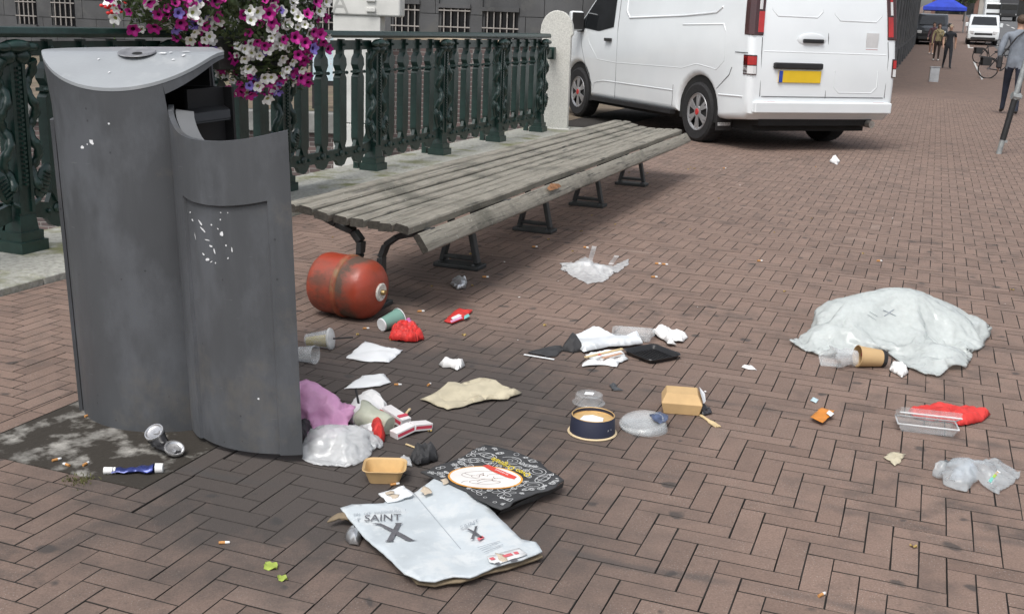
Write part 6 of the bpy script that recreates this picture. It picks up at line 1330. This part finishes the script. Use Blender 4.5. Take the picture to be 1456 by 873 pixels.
# --- big milky bag
bx_ = G(1275, 470)
big = drape('rubbish_bag', [(1137, 492), (1150, 480), (1160, 465), (1190, 457), (1240, 450), (1300, 448), (1350, 453), (1385, 464), (1408, 481), (1392, 500), (1374, 526), (1352, 528), (1335, 536), (1315, 533), (1295, 524), (1268, 507), (1235, 504), (1200, 512), (1165, 503)], [lump(1215, 478, .13, .12, .10), lump(1275, 474, .17, .13, .115), lump(1330, 480, .15, .10, .07), lump(1180, 490, .06, .06, .05), lump(1330, 512, .06, .05, .035)], M_BAGW, 'large milky white plastic rubbish bag lying half full', 'rubbish bag', 1.06, -.12, .0145, 50, 40, bend=.004, puff=1.2)
crumple('paper_ball', [(1180, 485), (1210, 470), (1245, 468), (1255, 480), (1230, 492), (1200, 495)], M_PAPER, bag_h(51, .11, .10, .03, 12), .02, 51, label='crumpled white papers showing through the milky bag', cat='paper')
crumple('brown_sleeve', [(1210, 473), (1250, 466), (1290, 470), (1280, 480), (1230, 484)], mat('sleeve_brown', (.30, .20, .10), .8), bag_h(52, .12, .08, .02, 12), .02, 52, label='brown card sleeve showing dimly inside the milky bag', cat='card')
xo = big; BVH = None
from mathutils.bvhtree import BVHTree
bt = BVHTree.FromPolygons([v.co + Vector(big.location) for v in big.data.vertices], [tuple(p.vertices) for p in big.data.polygons])
def on_bag(u, v):
    d = ray(u, v); h_ = bt.ray_cast(Vector((0, 0, CAMH)), d); return (h_[0] - d.normalized() * .004) if h_[0] else None
for a, b in (((1256, 441), (1274, 449)), ((1258, 449), (1271, 440)), ((1233, 447), (1246, 455)), ((1236, 443), (1248, 450))):
    pts = [on_bag(a[0] + (b[0] - a[0]) * k / 8, a[1] + (b[1] - a[1]) * k / 8) for k in range(9)]; pts = [p for p in pts if p]
    if len(pts) > 2: mb = MB(); mb.tube([p - Vector(big.location) for p in pts], .0022 if a[0] > 1250 else .001, 4); ob('print_cross', mb, M_PTXT, big)
t_, M_ = frustum('kraft_cup', (1236, 521), .034, .044, .115, (-.9, -.10), mat('kraft_cup_wall', (.50, .34, .17), .7, var=.06), 'kraft paper cup lying in front of the milky bag', 'paper cup')
mb = MB(); mb.lathe([(0, -.004), (.034, -.004), (.037, .0), (.0375, .012), (.0355, .014)], 28); o = ob('cup_base', mb, M_BLK, t_, smooth=40); o.matrix_local = M_
mb = MB(); mb.box((0, .040, .075), (.016, .004, .012)); mb.box((0.0, .0395, .06), (.016, .004, .010)); o = ob('print_mark', mb, M_PRED, t_); o.matrix_local = M_ @ rz(PI * .5)
t_, M_ = frustum('clear_cup', (1196, 522), .036, .043, .105, (-.85, -.22), M_PLA, 'crushed clear plastic cup pushed into the kraft cup', 'cup', dents=.5)
crumple('tissue', [(1264, 528), (1268, 520), (1276, 519), (1280, 523), (1288, 524), (1291, 532), (1282, 538), (1274, 533)], M_TISSUE, bag_h(53, .03, .022, .016, 40), .007, 53, label='small crumpled receipt in front of the milky bag', cat='receipt')
# --- right-hand scraps
o = crumple('orange_pack', [(1151, 599), (1168, 585), (1186, 589), (1180, 597), (1169, 607)], M_ORG, lambda x, y, d: .014 + .004 * nz(x, y, 2, 20), .012, 60, label='small orange paper packet on the right of the paving', cat='packet')
poly_print([(1175, 587), (1179, 583), (1186, 588), (1181, 592)], M_PAPER, .022, o, 'white_end')
crumple('blue_scrap', [(1152, 571), (1156, 566), (1164, 569), (1160, 574)], mat('pale_blue_scrap', (.5, .64, .70), .6), paper_h(61, .008, 40), .006, 61, label='tiny pale blue scrap behind the orange packet', cat='scrap')
crumple('red_napkin', [(1290, 588), (1305, 583), (1345, 580), (1385, 585), (1408, 592), (1395, 601), (1375, 606), (1360, 607), (1350, 602), (1320, 600), (1300, 596)], M_REDP, bag_h(62, .03, .03, .016, 17), .008, 62, smooth=18, label='folded bright red paper napkin beside the clear hinged box', cat='napkin')
t_ = thing('clear_hinged_box', G(1316, 612), -.22, 'clear plastic hinged food box lying open before the red napkin', 'food box')
mb = MB(); w_, d_, h_ = .20, .09, .03; fr_ = lambda w2, d2, z: [(-w2 / 2, -d2 / 2, z), (w2 / 2, -d2 / 2, z), (w2 / 2, d2 / 2, z), (-w2 / 2, d2 / 2, z)]
mb.add(fr_(w_ * .85, d_ * .8, .001) + fr_(w_, d_, h_), [(3, 2, 1, 0)] + [(k, (k + 1) % 4, 4 + (k + 1) % 4, 4 + k) for k in range(4)]); ob('base', mb, M_PLA, t_)
mb = MB(); [mb.tube([p, q_], .0028, 6) for p, q_ in zip(fr_(w_, d_, h_), fr_(w_, d_, h_)[1:] + fr_(w_, d_, h_)[:1])]; ob('base_rim', mb, mat('rim_clear', (.72, .74, .75), .2, clear=.2), t_)
Mh_ = T(0, d_ / 2, h_) @ rx(-.42); ps = fr_(w_, d_ * 1.3, 0); ps = [Mh_ @ (Vector(p) + Vector((0, -d_ * .65 + .0, 0))) for p in ps]; ps = [Vector((p.x, p.y, abs(p.z - h_) + h_)) for p in ps]; mb = MB(); mb.add(ps + [p + Vector((0, 0, .02)) for p in ps], [(4, 5, 6, 7)] + [(k, (k + 1) % 4, 4 + (k + 1) % 4, 4 + k) for k in range(4)]); ob('lid', mb, M_PLA, t_); mb = MB(); [mb.tube([p, q_], .0028, 6) for p, q_ in zip(ps, ps[1:] + ps[:1])]; ob('lid_rim', mb, MATS['rim_clear'], t_)
crumple('tan_scrap', [(1256, 652), (1266, 645), (1288, 647), (1278, 660), (1272, 664), (1266, 657)], M_CREAM, paper_h(63, .014, 22, .004), .01, 63, jit=.5, label='torn tan paper scrap near the clear labelled bag', cat='scrap')
lb_ = drape('labelled_bag', [(1342, 682), (1344, 668), (1362, 662), (1395, 664), (1408, 660), (1436, 676), (1420, 698), (1398, 688), (1384, 697), (1365, 692)], [lump(1368, 680, .04, .035, .032), lump(1392, 679, .03, .03, .025)], mat('film_grey', (.66, .70, .72), .14, var=.10, vs=12, transl=.3, clear=.6, spec=.9, bump=.4, bs=40), 'crumpled clear plastic bag with a green printed label', 'plastic bag', 1.12, -.36, .008, 64, 30, bend=.002)
crumple('tissue', [(1350, 683), (1356, 672), (1375, 670), (1390, 676), (1382, 688), (1362, 688)], mat('tissue_blue', (.60, .66, .74), .8, var=.2, vs=14, dirt=(.2, .26, .4), ds=18, dk=.58), bag_h(65, .045, .04, .015, 18), .012, 65, label='blue and white scraps inside the clear labelled bag', cat='tissue')
bt = BVHTree.FromPolygons([v.co + Vector(lb_.location) for v in lb_.data.vertices], [tuple(p.vertices) for p in lb_.data.polygons])
for pl_, mt_ in (([(1404, 684), (1418, 668), (1423, 671), (1410, 688)], M_PAPER), ([(1405, 683.5), (1410, 677.5), (1413, 680), (1409, 686)], mat('label_teal', (.15, .42, .36), .6)), ([(1411, 677), (1414, 673.5), (1417, 676), (1414, 679.5)], mat('label_green', (.3, .5, .08), .6)), ([(1414.5, 673), (1418, 669.5), (1420.5, 672), (1417.5, 675.5)], mat('label_amber', (.65, .35, .03), .6))):
    ps = [on_bag(u, v) for u, v in pl_]
    if all(ps): mb = MB(); mb.add([p - Vector(lb_.location) - ray(1410, 680) * (.001 if mt_ != M_PAPER else 0) for p in ps], [(0, 1, 2, 3)]); ob('label_print', mb, mt_, lb_)
crumple('tissue', [(1054, 523), (1058, 520), (1068, 521), (1076, 527), (1064, 526)], M_TISSUE, paper_h(66, .01, 40), .007, 66, label='small flat white scrap left of the milky bag', cat='scrap')
crumple('tissue', [(1179, 231), (1183, 226), (1189, 226), (1194, 231), (1190, 235), (1184, 233)], M_TISSUE, bag_h(67, .06, .05, .02, 14), .03, 67, label='white crumpled paper lying behind the parked van', cat='paper')
# --- by the pad: crushed can, squashed tube, leaves, butts
t_ = thing('crushed_can', G(236, 643, .0), 0, 'crushed black and white drinks can on the concrete pad', 'drinks can')
M_ALU = mat('can_aluminium', (.62, .62, .63), .25, .85, var=.15, vs=40); M_CANB = mat('can_black', (.02, .02, .022), .3, .3, var=.3, vs=40, dirt=(.6, .6, .6), ds=26, dk=.60)
e1 = T(-.036, .018, .050) @ rx(.55) @ ry(-.25); e2 = T(.030, -.020, .022) @ rx(.35) @ ry(.35)
for Mx in (e1, e2):
    mb = MB(); mb.lathe([(0, -.003), (.018, -.003), (.021, -.002), (.0235, .002), (.026, .002), (.0275, -.001), (.027, -.004)], 28, Mx); mb.box(tuple(Mx @ Vector((.006, 0, -.001))), (.016, .010, .002), rot=Mx.to_3x3()); ob('can_end', mb, M_ALU, t_, smooth=40)
mb = MB(); n_ = 24; NR = 9
for i in range(NR + 1):
    s = i / NR
    for k in range(n_):
        a = 2 * PI * k / n_; p1 = e1 @ Vector((.027 * math.cos(a), .027 * math.sin(a), -.004)); p2 = e2 @ Vector((.027 * math.cos(a), -.027 * math.sin(a), -.004)); p = p1.lerp(p2, s); sag = math.sin(PI * s); p.z = p.z * (1 - .55 * sag) + .006 * sag; p += Vector((0, -.010 * sag, 0)) + Vector((noise.noise(p * 70), noise.noise(p * 80 + Vector((5, 0, 0))), noise.noise(p * 75 + Vector((0, 9, 0))))) * .009 * sag; p.z = max(p.z, .002); mb.v.append(tuple(p))
mb.f = [(i * n_ + k, i * n_ + (k + 1) % n_, (i + 1) * n_ + (k + 1) % n_, (i + 1) * n_ + k) for i in range(NR) for k in range(n_)]; ob('can_wall', mb, M_CANB, t_, smooth=30); t_.scale = (1.15, 1.15, 1.15)
t_ = thing('squashed_tube', G(188, 674), 0, 'squashed dark blue plastic tube with white caps on the pad edge', 'plastic tube'); a = G(148, 673) - G(188, 674); b = G(232, 671) - G(188, 674); d = (b - a).normalized(); sd_ = Vector((-d.y, d.x, 0)); L = (b - a).length; mb = MB(); n_ = 12; NR = 16
for i in range(NR + 1):
    s = i / NR; c_ = a + d * L * (.14 + .70 * s); w_ = .014 * (1 + .5 * s * s + .2 * math.sin(9 * s)); h_ = .007 + .008 * s * s + .004 * abs(math.sin(11 * s))
    for k in range(n_): an = 2 * PI * k / n_; p = c_ + sd_ * w_ * math.cos(an) + Vector((0, 0, h_ * .6 + .002 + h_ * .6 * math.sin(an))); p += sd_ * .003 * math.sin(13 * s); mb.v.append(tuple(p + Vector((0, 0, .003 * abs(noise.noise(p * 90))))))
mb.f = [(i * n_ + k, i * n_ + (k + 1) % n_, (i + 1) * n_ + (k + 1) % n_, (i + 1) * n_ + k) for i in range(NR) for k in range(n_)] + [tuple(range(n_))]; ob('tube_wall', mb, mat('blue_foil', (.035, .05, .20), .25, .35, var=.5, vs=30), t_, smooth=35)
mb = MB(); mb.tube([a + Vector((0, 0, .009)), a + d * L * .15 + Vector((0, 0, .009))], [.011, .010], 12); mb.tube([a + d * L * .165 + Vector((0, 0, .009)), a + d * L * .20 + Vector((0, 0, .009))], .010, 12); ob('end_cap', mb, M_TISSUE, t_, smooth=40)
mb = MB(); mb.tube([b - d * L * .13 + Vector((0, 0, .013)), b + Vector((0, 0, .013))], [.015, .014], 14); ob('end_cap', mb, M_TISSUE, t_, smooth=40)
def leaf(px, rot, s, mt, label, group=None):
    mb = MB(); n_ = 8; pts = []
    for k in range(n_ + 1): t = k / n_; w_ = s * .42 * math.sin(PI * t ** .8) * (1 + .18 * math.sin(20 * t)); pts.append((t * s, w_))
    for i, (x, w_) in enumerate(pts): mb.v += [(x - s / 2, -w_, .006 + .004 * math.sin(i)), (x - s / 2, 0, .003), (x - s / 2, w_, .007 + .003 * math.cos(i * 1.3))]
    for i in range(n_): mb.f += [(3 * i, 3 * i + 3, 3 * i + 4, 3 * i + 1), (3 * i + 1, 3 * i + 4, 3 * i + 5, 3 * i + 2)]
    o = ob('leaf', mb, mt, loc=G(*px), smooth=60); o.rotation_euler = (.1, 0, rot); return tag(o, label, 'leaf', group)
leaf((386, 807), -.6, .042, M_GREENL, 'larger yellow green fallen leaf below the bin'); leaf((402, 824), -.3, .028, M_GREENL, 'smaller yellow green fallen leaf below the bin')
M_DRYL = mat('dry_leaf', (.42, .30, .10), .8, var=.3, vs=20)
rr = random.Random(3); GB = 'cigarette butts scattered over the paving'
butts = [(318, 773, .2), (80, 655, .8), (122, 661, 1.3), (95, 662, 2.6), (125, 592, 1.0), (520, 468, .3), (558, 484, .4), (561, 690, .5), (945, 377, -.1), (935, 376, .0), (598, 444, .4), (1168, 847, .7), (930, 395, .2), (833, 353, -.5), (690, 395, .2), (760, 352, .3), (640, 370, 2), (1080, 372, .3), (1250, 372, .1), (1030, 240, .2), (1160, 238, 1.2), (565, 548, .15), (610, 548, 1.2)]
def butt_label(u, v):
    if u < 200: return 'smoked cigarette butt on the dirty concrete pad'
    if u == 318: return 'cigarette butt alone on the bricks before the bin'
    if (u, v) == (561, 690): return 'cigarette butt beside the square kraft tray'
    if (u, v) == (565, 548): return 'cigarette butt at the corner of the folded napkin'
    if u in (945, 935): return 'one of two cigarette butts lying end to end on the open paving'
    if v > 800: return 'cigarette butt alone on the bricks, far from other litter'
    if u < 620: return 'smoked cigarette butt among the litter by the gas cylinder'
    if v < 400 and u < 860: return 'smoked cigarette butt near the bench legs'
    return 'smoked cigarette butt on the open paving beyond the trays'
mb = MB(); mb.tube([(-.012, 0, .0042), (.004, 0, .0042)], .0040, 10); bf = meshof('filter', mb, M_FILT, 50); mb = MB(); mb.tube([(.004, 0, .0042), (.011, 0, .0040), (.015, .001, .0038)], [.0039, .0037, .003], 10); bp_ = meshof('paper_end', mb, M_TISSUE, 50)
for (u, v, r) in butts:
    t_ = thing('cigarette_butt', G(u, v), r, butt_label(u, v), 'cigarette butt', GB); sc_ = 1.25 if v < 450 else 1.0; t_.scale = (sc_,) * 3; ob('filter', bf, None, t_); ob('paper_end', bp_, None, t_)
GP = 'small dry leaf flecks under the bench and on the paving'
for k in range(46):
    if k < 26: P = W(rr.uniform(-3.6, -1.7), rr.uniform(1.2, 7.5))
    else: P = Vector((rr.uniform(-1.2, 3.0), rr.uniform(2.6, 9), 0)); 
    u, v = PX(P)
    if not (0 < u < 1456 and 0 < v < 873) or P.y < 2.4: continue
    leaf((u, v), rr.uniform(0, 6.28), rr.uniform(.012, .026), M_DRYL, 'tiny dry yellow leaf fleck under or beside the bench' if k < 26 else 'tiny dry yellow leaf fleck on the open paving', GP)
GT = 'tiny white paper flecks on the paving'
for k in range(34):
    P = Vector((rr.uniform(-2.2, 4.0), rr.uniform(2.5, 11), 0)); u, v = PX(P)
    if not (0 < u < 1456 and 0 < v < 873) or Lc(P.x, P.y)[0] < -3.6 or (P.xy - BC.xy).length < .45: continue
    n_ = 6; r0 = rr.uniform(.003, .009); mb = MB(); mb.add([(r0 * rr.uniform(.5, 1.2) * math.cos(2 * PI * i / n_), r0 * rr.uniform(.5, 1.2) * math.sin(2 * PI * i / n_), .002 + rr.uniform(0, .003)) for i in range(n_)], [tuple(range(n_))]); tag(ob('paper_fleck', mb, M_TISSUE, loc=P), 'tiny white paper fleck trodden on the paving', 'paper fleck', GT)
# tuft of moss in the joints by the pad
mb = MB(); c0 = G(112, 684)
for k in range(160): p = c0 + Vector((rr.gauss(0, .022), rr.gauss(0, .018), 0)); a = rr.uniform(0, 6.28); h_ = rr.uniform(.004, .012); mb.add([p + Vector((.002 * math.cos(a), .002 * math.sin(a), 0)), p - Vector((.002 * math.cos(a), .002 * math.sin(a), 0)), p + Vector((rr.gauss(0, .004), rr.gauss(0, .004), h_))], [(0, 1, 2)])
o = ob('moss', mb, mat('moss', (.10, .10, .035), .9, var=.4, vs=60)); o['kind'] = 'stuff'; o['label'] = 'brown green moss between the bricks by the pad'; o['category'] = 'moss'
